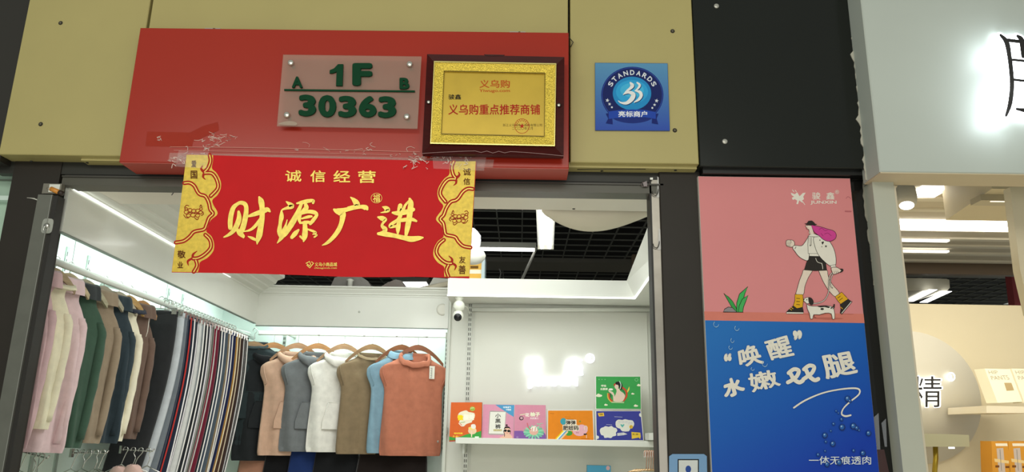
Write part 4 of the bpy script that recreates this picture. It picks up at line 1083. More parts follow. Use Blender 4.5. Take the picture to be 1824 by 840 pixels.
def trousers(i, y, c, st, lab, z0=2.29, L=.98, x=-2.10, rz=.5, w0=.115, cat_lab=None, group=PG, hook_=True):
    rnd = random.Random(i + 50); cl = CL(c, .07)
    if hook_:
        h = thing('clip_hanger', (0, 0, 0), 'chrome clip hanger gripping the %s trousers' % lab, 'hanger', 'clip hangers on the side rail')
        b = MB(); b.tube(smooth_path([(-.02, 0, -.012), (-.018, 0, .008), (0, 0, .020), (.018, 0, .006), (.014, 0, -.016), (0, 0, -.03), (0, 0, -.05)], 4), .0035, CHROME, 6); b.tube([(-w0 - .01, 0, -.05), (w0 + .01, 0, -.05)], .003, CHROME, 6); b.build('hanger_wire', h)
        for sx in (-1, 1):
            MB().box(sx * w0 * .8 - .014, sx * w0 * .8 + .014, -.010, .010, -.082, -.046, M('c9c9c4', .2, .9)).build('clip', h)
        place(h, (x, y, z0 + .0), rz)
    t = thing('trousers', (0, 0, 0), cat_lab or ('%s trousers' % lab + ' hung on the side rail'), 'trousers', group)
    n = 16; rg = []; bow = rnd.uniform(.85, 1.1)
    rows = 12
    for k in range(rows + 1):
        s_ = k / rows; z = -.066 - s_ * L
        cx = -.075 * bow * s_ ** 2; cy = -.11 * s_ ** 1.7
        a = w0 * (1 + .18 * math.sin(min(1, s_ * 2.2) * math.pi * .5) - .22 * s_); bb_ = .009 + .009 * min(1, s_ * 5)
        rg.append([(cx + a * math.cos(2 * math.pi * j / n), cy + bb_ * math.sin(2 * math.pi * j / n) + .003 * math.sin(j * 2 + i), z) for j in range(n)])
    MB().rings(rg, cl).build('legs', t)
    MB().rings([[(v[0] * 1.02, v[1] * 1.12, v[2] + dz) for v in rg[0]] for dz in (.002, -.03)], CL(c, .03)).build('waistband', t)
    if st:
        sb = MB(); v_ = []
        for k in range(rows + 1):
            s_ = k / rows; z = -.072 - s_ * L * .995
            cx = -.075 * bow * s_ ** 2; cy = -.11 * s_ ** 1.7
            a = w0 * (1 + .18 * math.sin(min(1, s_ * 2.2) * math.pi * .5) - .22 * s_); bb_ = .009 + .009 * min(1, s_ * 5)
            for an in (-.47, -.42, -.37, -.31):
                v_.append((cx + a * 1.012 * math.cos(an) + .002, cy + (bb_ + .002) * math.sin(an) - .001, z))
        sb.add(v_, [(k * 4 + j, k * 4 + j + 1, k * 4 + j + 5, k * 4 + j + 4) for k in range(rows) for j in range(3)], CL(st, .03), True)
        sb.build('side_stripe', t)
    place(t, (x, y, z0), rz)
    return t
ys = [4.40, 4.50]
for i, (c, st, lab) in enumerate(tr):
    y = 4.29 + i * .049
    if i == 0: y = 4.33
    if i == 1: y = 4.385
    if i == 2: y = 4.42
    trousers(i, y, c, st, lab, z0=rz_(y), w0=.10 if i == 0 else .115, rz=.15 if i < 2 else .5)

# dark clothes on the lower back rail
LG = 'trousers on the lower back rail'
MB().tube([(-1.95, 5.80, 1.47), (-.6, 5.80, 1.47)], .012, M('cfd2ca', .25, .4), 8).build('lower_rail', label='lower steel rail behind the hems of the vests', cat='clothes rail')
for i, (pxx, c, lab, rz, w_) in enumerate(((470, 'a87a64', 'tan brown trousers under the peach vest', .2, .16), (512, '141416', 'black trousers between the tan and the blue ones', .25, .15), (553, '1c3060', 'shiny deep blue trousers under the white vest', .3, .14),
                                      (600, '17181a', 'black trousers with lime tag under the white vest', .15, .15), (700, '1b1412', 'brown-black trousers with lime tag under the rust vest', .05, .24))):
    q = onY(pxx, 815, 5.78)
    t = trousers(80 + i, 5.79, c, None, lab, z0=1.50, L=.7, x=q.x, rz=rz, w0=w_, cat_lab=lab, group=LG, hook_=False)
    if 'lime' in lab:
        MB().box(-.03, .03, -.035, -.031, -.105, -.095, M('b5c23a', .5)).build('size_tag', t, label='lime size tag')

# lower left arms with spare chrome hangers
for ai, (pa, pb, lab) in enumerate((((38, 803), (84, 816), 'front chrome arm with spare hangers below the pink top'), ((130, 806), (190, 806), 'middle chrome arm with clip hangers below the green top'), ((218, 800), (272, 803), 'chrome faceout arm with upturned tip below the brown top'))):
    a, b_ = onY(*pa, 3.45 + ai * .35), onY(*pb, 3.45 + ai * .35)
    t = thing('faceout_arm', a, lab, 'arm')
    MB().tube([a, b_, b_ + Vector((.008, 0, .012))], .004, CHROME, 8).build('arm_bar', t)
    MB().box(a.x - .012, a.x, a.y - .01, a.y + .01, a.z - .02, a.z + .02, CHROME).build('arm_plate', t)
    n = (3, 5, 4)[ai]
    for k in range(n):
        c = a.lerp(b_, (k + .5) / n)
        places = ('pink top', 'green top', 'brown top')[ai]; order = ('first', 'second', 'third', 'fourth', 'fifth')[k]
        h = thing('chrome_hanger', c, '%s chrome hanger from the wall end of the arm under the %s' % (order, places), 'hanger', 'spare chrome hangers on the lower arms')
        cc = Vector(c); dx = (.0, .02, -.01, .015, 0)[k]
        MB().tube(smooth_path([tuple(cc + Vector(v)) for v in ((-.012, -.006, -.004), (-.008, -.006, .012), (.006, -.006, .014), (.013, -.006, 0), (.006, -.006, -.016), (-.002 + dx, -.006, -.04), (dx - .012, -.006, -.075))], 4), .0024, CHROME, 6).build('hanger_hook', h)
        MB().tube([cc + Vector((dx - .10, -.006, -.12)), cc + Vector((dx - .012, -.006, -.075)), cc + Vector((dx + .09, -.006, -.12))], .003, CHROME, 6).build('hanger_bar', h)
    if ai != 1:
        pass
for pq_, lab in (((213, 834), 'pale pink camisole top on the lower chrome hangers under the cream ones'), ((238, 831), 'pale pink camisole top below the upturned arm')):
    q = onY(*pq_, 4.15); b = MB()
    rg = [[(q.x + a * math.cos(2 * math.pi * j / 20) * (1 + .06 * math.sin(5 * j)), 4.15 + .03 * math.sin(2 * math.pi * j / 20), q.z + dz + .004 * math.sin(3 * j)) for j in range(20)] for a, dz in ((.01, .012), (.035, .004), (.055, -.02), (.07, -.08), (.09, -.3))]
    b.rings(rg, CL('dcb9b0')).build('pink_camisole', label=lab, cat='top')

# ================================================================== RIGHT-HAND DISPLAY OF THE SHOP
# security camera
q = onY(818, 532, 5.3)
sc = thing('security_camera', q, 'white ball security camera hanging below the soffit', 'camera')
WP = M('e6e8dc', .3)
MB().lathe((q.x, 5.3, 2.472), [(.03, 0), (.03, -.012), (.022, -.02), (.022, -.035)], WP).build('mount', sc)
MB().lathe((q.x, 5.3, 2.405), [(.001, .04), (.025, .035), (.038, .02), (.042, 0), (.036, -.022), (.02, -.034)], WP, n=24).build('camera_body', sc)
MB().lathe((q.x - .002, 5.29, 2.335), [(.001, .04), (.025, .034), (.036, .016), (.038, 0), (.034, -.02), (.02, -.032), (.001, -.034)], WP, n=24).build('camera_head', sc)
MB().lathe((q.x - .002, 5.262, 2.323), [(.026, -.004), (.028, .008), (.022, .014), (.001, .016)], M('16171a', .15), (0, -1, -.35), 20).build('lens_face', sc)
MB().tube(smooth_path([(q.x + .035, 5.31, 2.41), (q.x + .06, 5.33, 2.40), (q.x + .07, 5.4, 2.37), (q.x + .065, 5.58, 2.36)], 4), .0022, WP, 5).build('power_cable', sc)

# backlit logo
lg = thing('backlit_logo', onY(985, 690, 5.57), 'glowing white company characters and letters on the display board', 'sign')
LGM = M('f4f6ff', emit=1.3)
def c1(x, y): return (780 + x / 3.5, 600 + y / 3.5)
for body, bxs, bd in (('骏', (545, 120, 652, 236), .02), ('鑫', (794, 120, 906, 240), .02), ('JUNXIN', (560, 252, 872, 322), .06)):
    A = Art(5.572, 780, 600, 3.5); A.text(body, *bxs, '', bd, LGM, ext=.012); A.build('glowing_letters' if body == 'JUNXIN' else 'glowing_character', lg)
A = Art(5.572, 780, 600, 3.5); A.line([(948 + 26 * math.cos(t * .785), 132 + 26 * math.sin(t * .785), 9) for t in range(8)], 9, '', 3, True, LGM); A.text('R', 936, 116, 962, 150, '', .05, LGM); A.build('glowing_mark', lg)

# shelf
sh = thing('wall_shelf', (.25, 5.4, 1.49), 'white wall shelf carrying the product boxes', 'shelf')
MB().bbox(-.435, .985, 5.30, 5.585, 1.466, 1.507, M('d9dbd3', .4), .003).build('shelf_board', sh)
MB().box(-.39, -.375, 5.35, 5.59, 1.40, 1.466, M('bfc2ba', .4)).build('shelf_bracket', sh); MB().box(.93, .945, 5.35, 5.59, 1.40, 1.466, M('bfc2ba', .4)).build('shelf_bracket', sh)
MB().prism(px([(1156, 771), (1176, 770), (1177, 783), (1156, 783)], 5.2), (0, .25, 0), M('d8dad2', .4)).build('side_shelf_end', label='stub of a white side shelf beside the right post', cat='shelf')
MB().box(.05 - .575, -.515, 5.55, 5.60, 1.53, 1.57, M('8a8a80', .3, .6)).build('shelf_clip', label='small steel clip on the corner strip left of the shelf', cat='clip')

def pack(q, Y, depth, side, label, draw, name='product_box', lab2=None):
    t = thing(name, onY((q[0][0] + q[1][0]) / 2, q[0][1], Y), label, 'box', 'product boxes on the wall shelf')
    pts = px(q, Y); c = sum((Vector(p) for p in pts), Vector()) / 4
    MB().prism(pts, (0, depth, 0), side).build('box_body', t)
    A = Art(Y - .0002, *draw[1]); draw[0](A); A.build('printed_front', t)
    return t
C6a, C6b = (790, 660, 6), (960, 660, 6)
def m6(o, *ps): return [(o[0] + x / 6, o[1] + y / 6) for x, y in ps]

def d1(A):
    A.fill([(60, 745), (402, 745), (410, 338), (82, 338)], 'd2622c')
    A.fill([(60, 745), (62, 700), (120, 715), (190, 700), (240, 680), (300, 665), (360, 655), (403, 640), (402, 745)], '3c9a44')
    A.fill([(60, 756), (140, 752), (140, 740), (60, 742)], 'b23c28')
    A.fill([(165, 450), (205, 430), (245, 422), (270, 440), (330, 452), (332, 500), (300, 540), (250, 560), (215, 595), (190, 570), (165, 545), (180, 520), (150, 500)], 'e8e0c8', 2)
    A.text('微', 148, 468, 212, 530, 'f0d522', .06); A.text('脂美', 214, 462, 328, 525, 'f4f0dc', .05)
    A.line([(165, 560), (200, 590), (240, 565), (300, 545)], 9, 'e6e2d4'); A.line([(180, 555), (230, 545)], 5, '6aa04a')
    A.oval(309, 405, 27, 24, 'a0b84c'); A.line([(290, 398), (325, 395)], 4, 'e6ecc8'); A.text('新品', 295, 402, 325, 416, '3e7a30')
    A.oval(308, 640, 45, 38, 'e8c6a4'); A.oval(305, 612, 40, 16, 'e8d070'); A.fill([(295, 575), (335, 570), (346, 600), (330, 620), (300, 612)], 'e9e4dc', 2); A.line([(300, 650), (300, 700)], 12, 'e8d0b8')
    A.text('限时特惠', 112, 658, 204, 676, 'f0d040', .05); A.text('买一送一', 100, 690, 166, 708, 'f0d040', .05); A.rect(335, 700, 378, 722, 'd8ecd8')
def d2(A):
    A.fill([(405, 728), (745, 728), (757, 365), (425, 360)], 'd493ac')
    A.fill([(552, 362), (757, 365), (750, 492), (690, 455)], '4f97c4')
    A.text('轻薄透气', 638, 380, 722, 398, 'e8eef2', .03); A.text('不勒腿', 665, 405, 722, 424, 'e8eef2', .03)
    A.fill([(492, 432), (512, 425), (670, 434), (672, 450), (652, 676), (640, 685), (488, 682), (478, 672)], 'aaa49e')
    A.fill([(500, 438), (665, 440), (650, 672), (485, 668)], 'e4e4da')
    for ch, y in (('小', 455), ('黑', 512), ('裤', 570)): A.text(ch, 552, y, 612, y + 48, '22221f', .02)
    A.rect(535, 624, 622, 644, 'a89a50'); A.text('显瘦百搭', 540, 627, 618, 641, 'efe9cc')
    A.oval(680, 640, 36, 40, 'e2b8a0'); A.fill([(645, 625), (655, 600), (680, 592), (705, 600), (716, 625), (700, 612), (665, 612)], '2a2220', 2); A.oval(675, 580, 12, 9, '2a2220'); A.oval(660, 638, 16, 13, '1c1a1a'); A.oval(697, 642, 16, 13, '1c1a1a'); A.line([(672, 636), (686, 638)], 4, '1c1a1a', 0)
    A.line([(672, 662), (688, 664)], 4, 'b83a3a', 0); A.fill([(636, 728), (640, 690), (665, 672), (700, 672), (725, 690), (732, 728)], 'e2b8a0', 2); A.fill([(596, 728), (605, 708), (640, 700), (650, 728)], 'e2b49c', 2)
    A.line([(640, 640), (652, 680), (650, 700)], 6, '2a2220'); A.line([(716, 640), (712, 668)], 6, '2a2220')
def d3(A):
    A.fill([(752, 730), (1095, 730), (1090, 368), (765, 365)], 'd08ba2')
    A.fill([(752, 730), (757, 640), (840, 640), (900, 665), (960, 650), (1020, 640), (1080, 665), (1094, 690), (1095, 730)], '8058a0')
    A.text('花', 872, 450, 918, 490, 'ece6da', .04); A.text('柚子', 925, 440, 1032, 488, 'e9efd0', .04); A.line([(820, 470), (870, 462)], 8, 'd6d8b0'); A.text('天然弹力', 925, 496, 1015, 518, 'efdfe4', .02)
    A.oval(832, 506, 24, 22, '2c2c2a'); A.oval(833, 504, 15, 14, 'c8a0ac')
    for k in range(18):
        a_ = k * math.pi * 2 / 18
        A.line([(965 + 38 * math.cos(a_), 655 + 28 * math.sin(a_)), (965 + 104 * math.cos(a_), 655 + 66 * math.sin(a_))], 17, ('6ec09a', '8ad4ae')[k % 2], 0)
    A.oval(965, 645, 48, 42, 'dfae9e'); A.fill([(930, 640), (940, 600), (985, 590), (1000, 625), (990, 645)], 'ece6da', 2); A.line([(895, 560), (910, 610), (935, 630)], 11, 'c86a70'); A.line([(1000, 570), (1060, 560)], 6, '9bd0b0'); A.line([(1000, 560), (1045, 590)], 6, '9bd0b0')
    A.line([(950, 610), (948, 640)], 6, 'c04848'); A.line([(985, 600), (978, 640)], 6, 'c04848'); A.text('均码', 778, 700, 800, 720, 'c8b4d4')
def d4(A):
    A.fill([(95, 738), (585, 738), (572, 424), (98, 424)], 'e0851f')
    A.line([(120, 455), (162, 457)], 3, '8a4a18', 0); A.line([(275, 492), (340, 493)], 3, 'b86a1a', 0)
    A.fill([(360, 640), (440, 575), (500, 590), (520, 640), (470, 690), (400, 690)], 'e3aebb', 3); A.oval(262, 540, 34, 36, '3f9aa8'); A.oval(318, 665, 40, 28, '3f9a44')
    for k, c in enumerate(('e8d020', 'e8e8dc', '4a9ad0', 'e6c8a0')):
        A.line([(175 + k * 16, 738), (262 + k * 14, 640 + k * 4)], 17, c, 0)
    A.fill([(285, 520), (400, 522), (402, 575), (430, 585), (430, 640), (255, 640), (252, 578), (285, 575)], 'e6dcc8'); A.text('弹弹', 288, 528, 392, 576, '262220', .03); A.text('肥妞码', 256, 584, 424, 634, '262220', .03)
    A.line([(300, 517), (370, 518)], 4, '4a3018', 0); A.line([(488, 630), (486, 600), (500, 588), (516, 602), (514, 628)], 7, 'e6dcc8'); A.rect(478, 670, 514, 684, '231c1a'); A.line([(508, 684), (508, 716)], 8, 'e8c0a8', 0); A.star(438, 540, 14, '5a9a44'); A.line([(450, 722), (540, 726)], 3, '8a4a18', 0); A.text('舒适', 395, 652, 425, 668, 'a05060')
def d5(A):
    A.fill([(618, 740), (1115, 740), (1085, 430), (612, 430)], '3a3f92')
    A.fill([(628, 452), (692, 446), (698, 482), (642, 488)], 'e0b840'); A.text('均码', 645, 455, 682, 476, '5a4410', .02)
    for p in ([(650, 640), (662, 612), (690, 602), (712, 590), (745, 598), (775, 588), (800, 606), (826, 612), (838, 640), (822, 660), (826, 690), (790, 700), (770, 718), (735, 712), (700, 716), (690, 690), (665, 684)], [(820, 545), (850, 520), (890, 525), (920, 516), (960, 526), (1000, 530), (1018, 565), (1005, 600), (975, 618), (960, 645), (890, 645), (868, 618), (826, 600)], [(1070, 465), (1084, 450), (1092, 490), (1076, 486)], [(616, 690), (640, 700), (638, 722), (618, 726)]): A.fill(p, 'dcdcd2', 2)
    A.text('雪糕裤', 846, 532, 950, 562, 'c2c4cc', .0); A.text('舒适', 955, 540, 1000, 570, 'b8bac4'); A.fill([(868, 575), (880, 568), (892, 578), (904, 568), (915, 575), (892, 606)], '5ab0a8'); A.oval(985, 598, 20, 20, 'd8b03c'); A.line([(980, 590), (980, 606)], 3, '6a5010', 0)
    A.fill([(836, 665), (905, 658), (945, 676), (905, 686), (838, 694)], 'd6d6d2'); A.text('升级款', 842, 668, 895, 682, '8a8ab0')
    A.fill([(988, 652), (1082, 660), (1088, 700), (1082, 728), (1066, 712), (992, 726)], 'e2c044'); A.text('买二送一', 1000, 668, 1076, 686, '5a4a14', .03)
    A.line([(808, 490), (890, 494)], 4, 'b4b6d0', 0); A.line([(720, 573), (780, 576)], 4, 'b4b6d0', 0)
def d6(A):
    A.fill([(612, 404), (1090, 408), (1082, 62), (610, 60)], '3c9c50')
    for k in range(3): A.oval(642 + 32 * k, 92, 5, 5, '8cc890', 8)
    A.line([(1042 + 17 * math.cos(t * .8), 95 + 15 * math.sin(t * .8)) for t in range(8)], 3, '9cd0a0', 2, True)
    A.line([(735, 240, 10), (742, 290, 18), (775, 330, 16)], 10, 'd8b048'); A.line([(965, 170, 4), (958, 200, 16), (940, 230, 14)], 10, 'e0c858', 3)
    A.line([(748, 245), (755, 290), (785, 325)], 16, 'b8452e'); A.line([(895, 180), (930, 215), (935, 270), (905, 318)], 20, 'c0492e'); A.line([(885, 195), (912, 230), (912, 280)], 10, '2c6a44'); A.line([(765, 235), (768, 280)], 10, '24523a')
    A.fill([(800, 325), (805, 280), (820, 250), (830, 215), (825, 190), (855, 190), (870, 215), (905, 240), (920, 270), (905, 310), (880, 330)], 'dcc6b4', 2)
    A.fill([(740, 205), (790, 225), (805, 250), (810, 320), (795, 322), (790, 260), (745, 220)], 'dcc6b4')
    A.oval(830, 165, 22, 30, 'dcc6b4'); A.fill([(815, 130), (835, 115), (870, 120), (892, 150), (888, 190), (872, 205), (855, 180), (845, 150), (825, 148)], '241f1e', 2); A.line([(862, 112), (876, 150), (868, 190)], 9, 'b8d4c4'); A.fill([(795, 150), (812, 130), (822, 140), (808, 165)], 'b8452e')
    A.oval(768, 198, 24, 11, 'e6e8dc'); A.line([(780, 335), (905, 338)], 12, 'b8c89a', 0); A.text('呼吸', 665, 148, 720, 172, 'e8ecd8', .03); A.text('去腰裤', 655, 182, 735, 206, 'e8ecd8', .03)
    for x, y, r in ((642, 265, 34), (1070, 155, 24), (1003, 246, 18), (716, 364, 20), (1036, 374, 24)): A.oval(x, y, r, r * .42, 'e6e4cc', 14); A.oval(x - r * .2, y - r * .25, r * .5, r * .4, 'e6e4cc', 10)
WB = M('dedcd4', .5)
YK = 5.36
pack(m6(C6a, (60, 752), (402, 745), (412, 336), (80, 336)), 5.34, .06, M('b8502a', .4), 'orange and green pouch at the left end of the shelf', (d1, C6a), 'product_pouch')
pack(m6(C6a, (403, 730), (748, 730), (758, 362), (424, 358)), YK, .06, M('c88ca2', .4), 'pink pouch with white label and cartoon face in sunglasses', (d2, C6a), 'product_pouch')
pack(m6(C6a, (750, 732), (1097, 732), (1092, 366), (762, 362)), YK, .06, M('c98a9e', .4), 'pink and violet pouch with green flower bowl', (d3, C6a), 'product_pouch')
pack(m6(C6b, (85, 744), (593, 744), (578, 412), (88, 412)), YK, .05, WB, 'orange product box with white edges in the middle of the shelf', (d4, C6b))
pack(m6(C6b, (606, 744), (1122, 744), (1092, 424), (600, 424)), YK, .05, WB, 'dark blue product box with white clouds under the green one', (d5, C6b))
pack(m6(C6b, (606, 412), (1094, 414), (1088, 52), (604, 52)), YK + .02, .05, WB, 'green product box standing on top of the blue one', (d6, C6b))
# lower little blue carton and gold hangers
t = thing('blue_carton', onY(1063, 842, 5.4), 'small sky blue carton below the shelf', 'carton')
MB().prism(px([(1046, 862), (1088, 862), (1088, 829), (1046, 828)], 5.4), (0, .06, 0), M('3c8fb0', .5)).build('carton_body', t)
A = Art(5.3998); A.oval(1083, 833, 3.5, 4, 'c8a0a0', 12); A.build('round_label', t)
for k in range(7):
    x = 1149 + k * 4.0
    t = thing('gold_hanger', onY(x, 812, 4.9), '%s gold-coloured hanger from the wall on the rack beside the right post' % ('first', 'second', 'third', 'fourth', 'fifth', 'sixth', 'seventh')[k], 'hanger', 'gold hangers beside the right post')
    MB().tube(smooth_path([tuple(onY(x + a, y, 4.9 - k * .01)) for a, y in ((-1.5, 812), (-1, 804), (2, 802), (4, 806), (3, 815), (2, 838))], 3), .0028, M('c9a08a', .25, .9), 6).build('hanger_hook', t)
    MB().tube([onY(x - 38 + k * 3, 843 - k, 4.9 - k * .01), onY(x - 15, 835, 4.9 - k * .01), onY(x + 6, 838, 4.9 - k * .01)], .0035, M('d8b48a', .2, .9), 6).build('hanger_arm', t)
MB().prism(px([(1147, 803), (1176, 801), (1177, 813), (1147, 814)], 4.93), (0, .02, 0), M('d8d2cc', .2, coat=.5)).build('hanger_bracket', label='white glossy bracket the gold hangers hang from', cat='bracket')

# ================================================================== NEIGHBOUR SHOP ON THE RIGHT
nb = thing('wall_neighbour_shop', (3, 5.5, 0), kind='structure')
CREAM = M('ddd2b6', .6, grain=.02, scale=2)
MB().box(1.6, 5.5, 5.5, 5.56, 0, 2.512, CREAM).build('cream_wall', nb)
MB().lathe(onY(1628, 705, 5.5), [(.46, 0), (.46, .02)], M('cfcabb', .6), (0, -1, 0), 64).build('arched_panel', nb)
MB().box(1.55, 1.6, 3.5, 5.5, 0, 2.57, CREAM).build('side_wall', nb)
MB().box(3.4, 4.2, 3.06, 3.12, 0, 2.7, CREAM).build('far_side_board', nb) if False else None
b = MB(); b.prism(px([(1799, 333), (1840, 333), (1868, 500), (1836, 560), (1817, 480)], 3.35), (0, .05, 0), CREAM); b.build('cream_post', nb)
cz = thing('ceiling_neighbour_shop', (3, 5, 3.1), kind='structure')
BE = M('dacfb8', .6); BL_ = M('f0e8d4', .5)
bands = [(333, 352), (354, 371), (373, 393), (412, 422), (426, 435), (439, 448), (453, 462)]
for y0, y1 in bands:
    a, b_ = onZ(1700, y0, 3.1), onZ(1700, y1, 3.1)
    MB().box(1.65, 6.5, a.y, b_.y, 3.1, 3.13, BE).build('ceiling_board', cz)
for y, e in ((353, 0), (372, 0), (424, 0), (437, 0), (450.5, 0), (464, 0)):
    a = onZ(1700, y, 3.1)
    MB().box(1.65, 6.5, a.y - .03, a.y + .03, 3.085, 3.12, BL_).build('ceiling_batten', cz)
a, b_ = onZ(1700, 394, 3.09), onZ(1700, 410, 3.09)
MB().box(1.65, 6.5, a.y, b_.y, 3.085, 3.12, M('fffaf0', emit=5)).build('light_band', cz)
a = onZ(1640, 334, 3.08); b_ = onZ(1640, 349, 3.08); x0, x1 = onZ(1632, 342, 3.08).x, onZ(1676, 342, 3.08).x
MB().box(x0, x1, a.y, b_.y, 3.07, 3.10, M('fffaf0', emit=3)).build('light_panel', cz)
for y in (428, 447):
    q0, q1 = onZ(1600, y, 3.075), onZ(1692, y, 3.075)
    MB().box(q0.x - .1, q1.x, q0.y - .02, q0.y + .02, 3.07, 3.084, M('fffaf0', emit=1.8)).build('light_strip', cz)
# bulkhead
p1_, p2_ = onZ(1685, 392, 2.88), onZ(1767, 336, 2.88)
MB().hexa([(p2_.x, p2_.y, 2.88), (p1_.x, p1_.y, 2.88), (5.5, p1_.y, 2.88), (5.5, p2_.y, 2.88), (p2_.x, p2_.y, 3.12), (p1_.x, p1_.y, 3.12), (5.5, p1_.y, 3.12), (5.5, p2_.y, 3.12)], M('cfc3a4', .6)).build('bulkhead', cz)
q0, q1 = onZ(1664 + 96, 352, 2.86), onZ(1802, 352, 2.86)
MB().box(q0.x - .04, 3.6, q0.y, q0.y + .10, 2.845, 2.879, M('b8ae94', .5)).build('lamp_fixture_box', cz)  # beige lamp fixture under the bulkhead, light slot on its underside
MB().box(q0.x + .02, 3.6, q0.y + .01, q0.y + .02, 2.842, 2.846, M('fff4e0', emit=1)).build('light_slot', cz)
a = onZ(1700, 465, 3.1)
zb = onY(1700, 488, a.y + .05).z
MB().box(1.0, 7, a.y + .05, a.y + .12, zb, 3.13, M('6e5c48', .5)).build('brown_beam', cz)
MB().prism(px([(1801, 488), (1840, 486), (1845, 545), (1808, 545)], 7.6), (0, .1, 0), M('a04248', .6)).build('red_partition', label='red wall panel seen high up behind the cream partition', cat='panel')
t = thing('hanging_light_box', onY(1650, 517, 7.2), 'cream hanging light box with two white light strips', 'lamp')
pp = [onY(1600, 517, 7.2), onY(1692, 516, 7.2)]
zt = onY(1650, 494, 7.2).z
MB().prism(px([(1590, 517), (1688, 517), (1692, 512), (1691, 498), (1686, 496), (1590, 494)], 7.2), (0, 1.6, 0), M('cfcab4', .5)).build('box_body', t)
for a_, b2 in (((1620, 536), (1662, 515)), ((1645, 538), (1688, 518))):
    zz = pp[0].z - .006; u, v = onZ(*a_, zz), onZ(*b2, zz)
    MB().hexa([(u.x - .04, u.y, zz - .004), (v.x - .04, v.y, zz - .004), (v.x + .04, v.y, zz - .004), (u.x + .04, u.y, zz - .004), (u.x - .04, u.y, zz), (v.x - .04, v.y, zz), (v.x + .04, v.y, zz), (u.x + .04, u.y, zz)], M('ffffff', emit=2.4)).build('light_strip', t)
# spot lamp
c = onY(1614, 352, 3.75); sl = thing('spot_lamp', c, 'cream cylinder spot lamp at the neighbour shop entrance', 'lamp')
ax = Vector((.22, .35, 1)).normalized()
MB().lathe(c - ax * .03, [(.038, -.02), (.048, 0), (.052, .03), (.047, .085), (.035, .11), (.01, .115)], M('e2d8c2', .35), ax, 24).build('lamp_body', sl)
MB().lathe(c - ax * .052, [(.034, 0), (.034, .004)], M('fffdf2', emit=8), ax, 24).build('lamp_lens', sl)
MB().tube([c + ax * .07, c + Vector((-.03, .02, .14)), c + Vector((-.03, .02, .3))], .008, M('d8ceb8', .4), 8).build('lamp_arm', sl)
MB().lathe(onZ(1800, 341, 2.9), [(.02, 0), (.02, -.02), (.008, -.03)], M('b8ab92', .5)).build('sprinkler_head', label='small sprinkler head under the ceiling of the cream shop', cat='sprinkler')
# backlit glyph and halo
gy = thing('backlit_glyph', onY(1660, 730, 5.45), 'thin black Chinese character with white halo on the arched panel', 'sign')
A = Art(5.462, 1540, 560, 3); A.text('精', 246, 325, 414, 497, '', .012, M('ffffff', emit=1.6), ext=.012); A.build('light_body', gy)
A = Art(5.448, 1540, 560, 3); A.text('精', 250, 328, 411, 494, '3a3a3c', 0, M('2a2a2c', .4), ext=.003); A.build('black_face', gy)
A = Art(5.46, 1540, 560, 3); A.line([(462 + 20 * math.cos(t * .785), 332 + 21 * math.sin(t * .785), 6) for t in range(8)], 6, '', 3, True, M('f6fbff', emit=4)); A.text('R', 455, 322, 470, 342, '', .02, M('f6fbff', emit=4)); A.build('round_mark', gy)
# big fascia glyph
fg = thing('fascia_glyph', onY(1800, 212, 2.85), 'large backlit black character on the white fascia, cut by the picture edge', 'sign')
LB = M('f2f8ff', emit=6); FB = M('1f1d1b', .4)
st_ = [[(765, 125, 10), (786, 150, 18), (796, 200, 16), (803, 260, 16), (805, 310, 16), (798, 370, 16), (784, 412, 9)], [(780, 142, 13), (850, 150, 12), (905, 158, 12)], [(800, 212, 9), (905, 222, 9)], [(806, 283, 9), (905, 294, 9)], [(825, 128, 10), (840, 145, 20), (846, 200, 16)], [(905, 150, 17), (908, 300, 16), (905, 400, 18)], [(822, 388, 9), (850, 393, 14), (890, 402, 15)]]
A = Art(2.858, 1400, 0, 2)
for s_ in st_: A.line([(x - 5, y + 4, w_ + 20) for x, y, w_ in s_], 1, '', 4, mat=LB)
A.build('light_body', fg)
A = Art(2.835, 1400, 0, 2)
for s_ in st_: A.line(s_, 1, '', 4, mat=FB)
A.build('black_face', fg)
A = Art(2.862, 1400, 0, 2); A.fill([(790, 150), (905, 158), (905, 395), (800, 380)], '', 0, M('f2f8ff', emit=1.1)); A.build('halo_glow_plate', fg)  # glowing plate added as the halo on the fascia between the strokes
for gx, gz in ((1788, 85), (1800, 150), (1793, 200)):
    l = bpy.data.lights.new('letter_led', 'POINT'); l.energy = .45; l.color = (.85, .94, 1); l.shadow_soft_size = .01
    o = bpy.data.objects.new('letter_led', l); COL.objects.link(o); o.location = onY(gx - 10, gz, 2.80)
# side table with lamp underside
st = thing('hanging_counter', onY(1690, 796, 5.1), 'olive grey counter top on a brass stem below the arched panel', 'table')
MB().prism(px([(1630, 795), (1727, 795), (1726, 774), (1630, 771)], 5.05), (0, .35, 0), M('a29f84', .5)).build('counter_top', st)
MB().tube([onY(1666, 792, 5.2), onY(1667, 815, 5.2), onY(1664, 850, 5.2)], .016, M('b09a3c', .3, .8), 12).build('brass_stem', st)
MB().tube([onY(1690, 797, 5.08), onY(1700, 797, 5.08)], .006, M('ffffff', emit=2), 6).build('small_lamp', st)
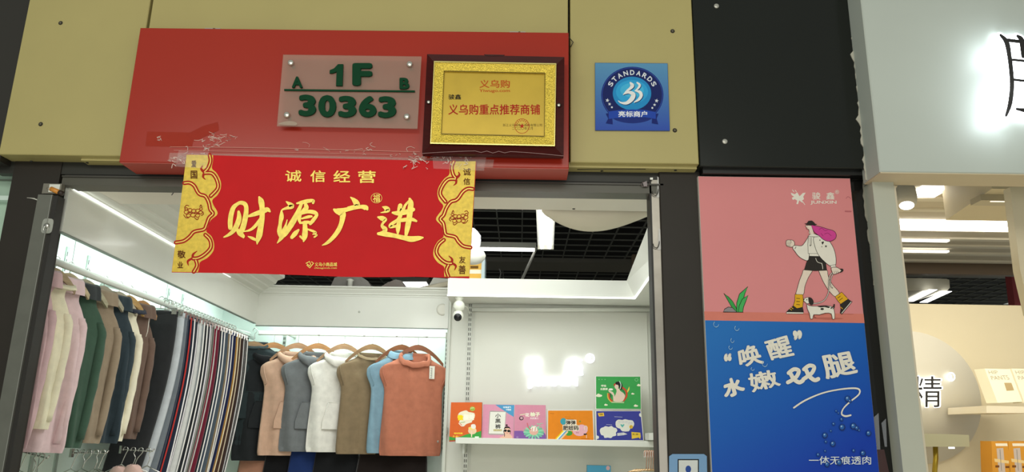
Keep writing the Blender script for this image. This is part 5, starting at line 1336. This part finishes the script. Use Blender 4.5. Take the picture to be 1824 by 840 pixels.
# white product boxes and ledge
lgd = thing('neighbour_ledge', onY(1790, 736, 5.0), 'cream wall ledge carrying the white boxes', 'shelf')
MB().prism(px([(1757, 735), (1850, 735), (1850, 724), (1757, 722)], 5.0), (0, .45, 0), M('e6dcc4', .5)).build('ledge_board', lgd)
WBX = M('e6dec4', .5)
for k, dx in enumerate((0, 48)):
    t = thing('white_product_box', onY(1790 + dx, 720, 4.98), ('cream box lettered HIP PANTS leaning on the ledge by the arch', 'cream box lettered HIP PANTS cut by the picture edge')[k], 'box', 'cream boxes on the neighbour ledge')
    f = [(1777 + dx, 717), (1821 + dx, 715), (1799 + dx, 657), (1754 + dx, 656)]
    def fr(x, y):
        # leaning front: top edge further back than bottom
        tt = (717 - y) / 60; return onY(x, y, 5.0 + .10 * tt)
    P4 = [fr(*p) for p in f]
    back = [p + Vector((-.03, .07, 0.0)) for p in P4]
    MB().hexa([P4[0], P4[1], back[1], back[0], P4[3], P4[2], back[2], back[3]], WBX).build('box_body', t)
    A = Art(5.0, 1700 + dx, 620, 3.81, fn=lambda q, k_: q); nrm = (P4[1] - P4[0]).cross(P4[3] - P4[0]).normalized()
    if nrm.y > 0: nrm = -nrm
    def proj(q, kk, P0=P4[0], nrm=nrm):
        d = (q - CAM); tt = (P0 - CAM).dot(nrm) / d.dot(nrm); return CAM + d * tt + nrm * (.001 + kk * .3)
    A.fn = proj
    A.textq('HIP', [(226, 150), (288, 150), (300, 174), (236, 174)], 'a89c88', .0)
    A.textq('PANTS', [(244, 187), (360, 182), (376, 212), (254, 214)], 'a89c88', .0)
    A.fill([(337, 234), (386, 234), (405, 284), (354, 288)], 'a8936a')
    A.build('printed_front', t)
for k in range(3):
    x = 1767 + k * 30
    t = thing('orange_pack', onY(x + 12, 842, 4.95), ('first orange pack with grey sock print from the arch', 'second orange pack with grey sock print from the arch', 'third orange pack, cut by the picture edge')[k], 'pack', 'orange packs under the ledge')
    MB().prism(px([(x + 2, 870), (x + 36, 870), (x + 28, 786), (x - 1, 785)], 4.95), (0, .12, 0), M('d3922c', .5)).build('pack_body', t)
    A = Art(4.9498); A.fill([(x + 6, 789), (x + 27, 789), (x + 28, 794), (x + 7, 794)], 'efe4d0'); A.fill([(x + 8, 798), (x + 20, 797), (x + 24, 842), (x + 12, 842)], 'c4b4aa'); A.fill([(x + 4, 816), (x + 30, 820), (x + 30, 825), (x + 5, 822)], 'e4c890'); A.rect(x + 6, 828, x + 13, 832, '7a4a1c'); A.rect(x + 24, 829, x + 31, 833, '7a4a1c'); A.line([(x + 14, 800), (x + 17, 838)], .8, '6a6e68', 0)
    A.build('printed_front', t)
bpy.context.view_layer.update()
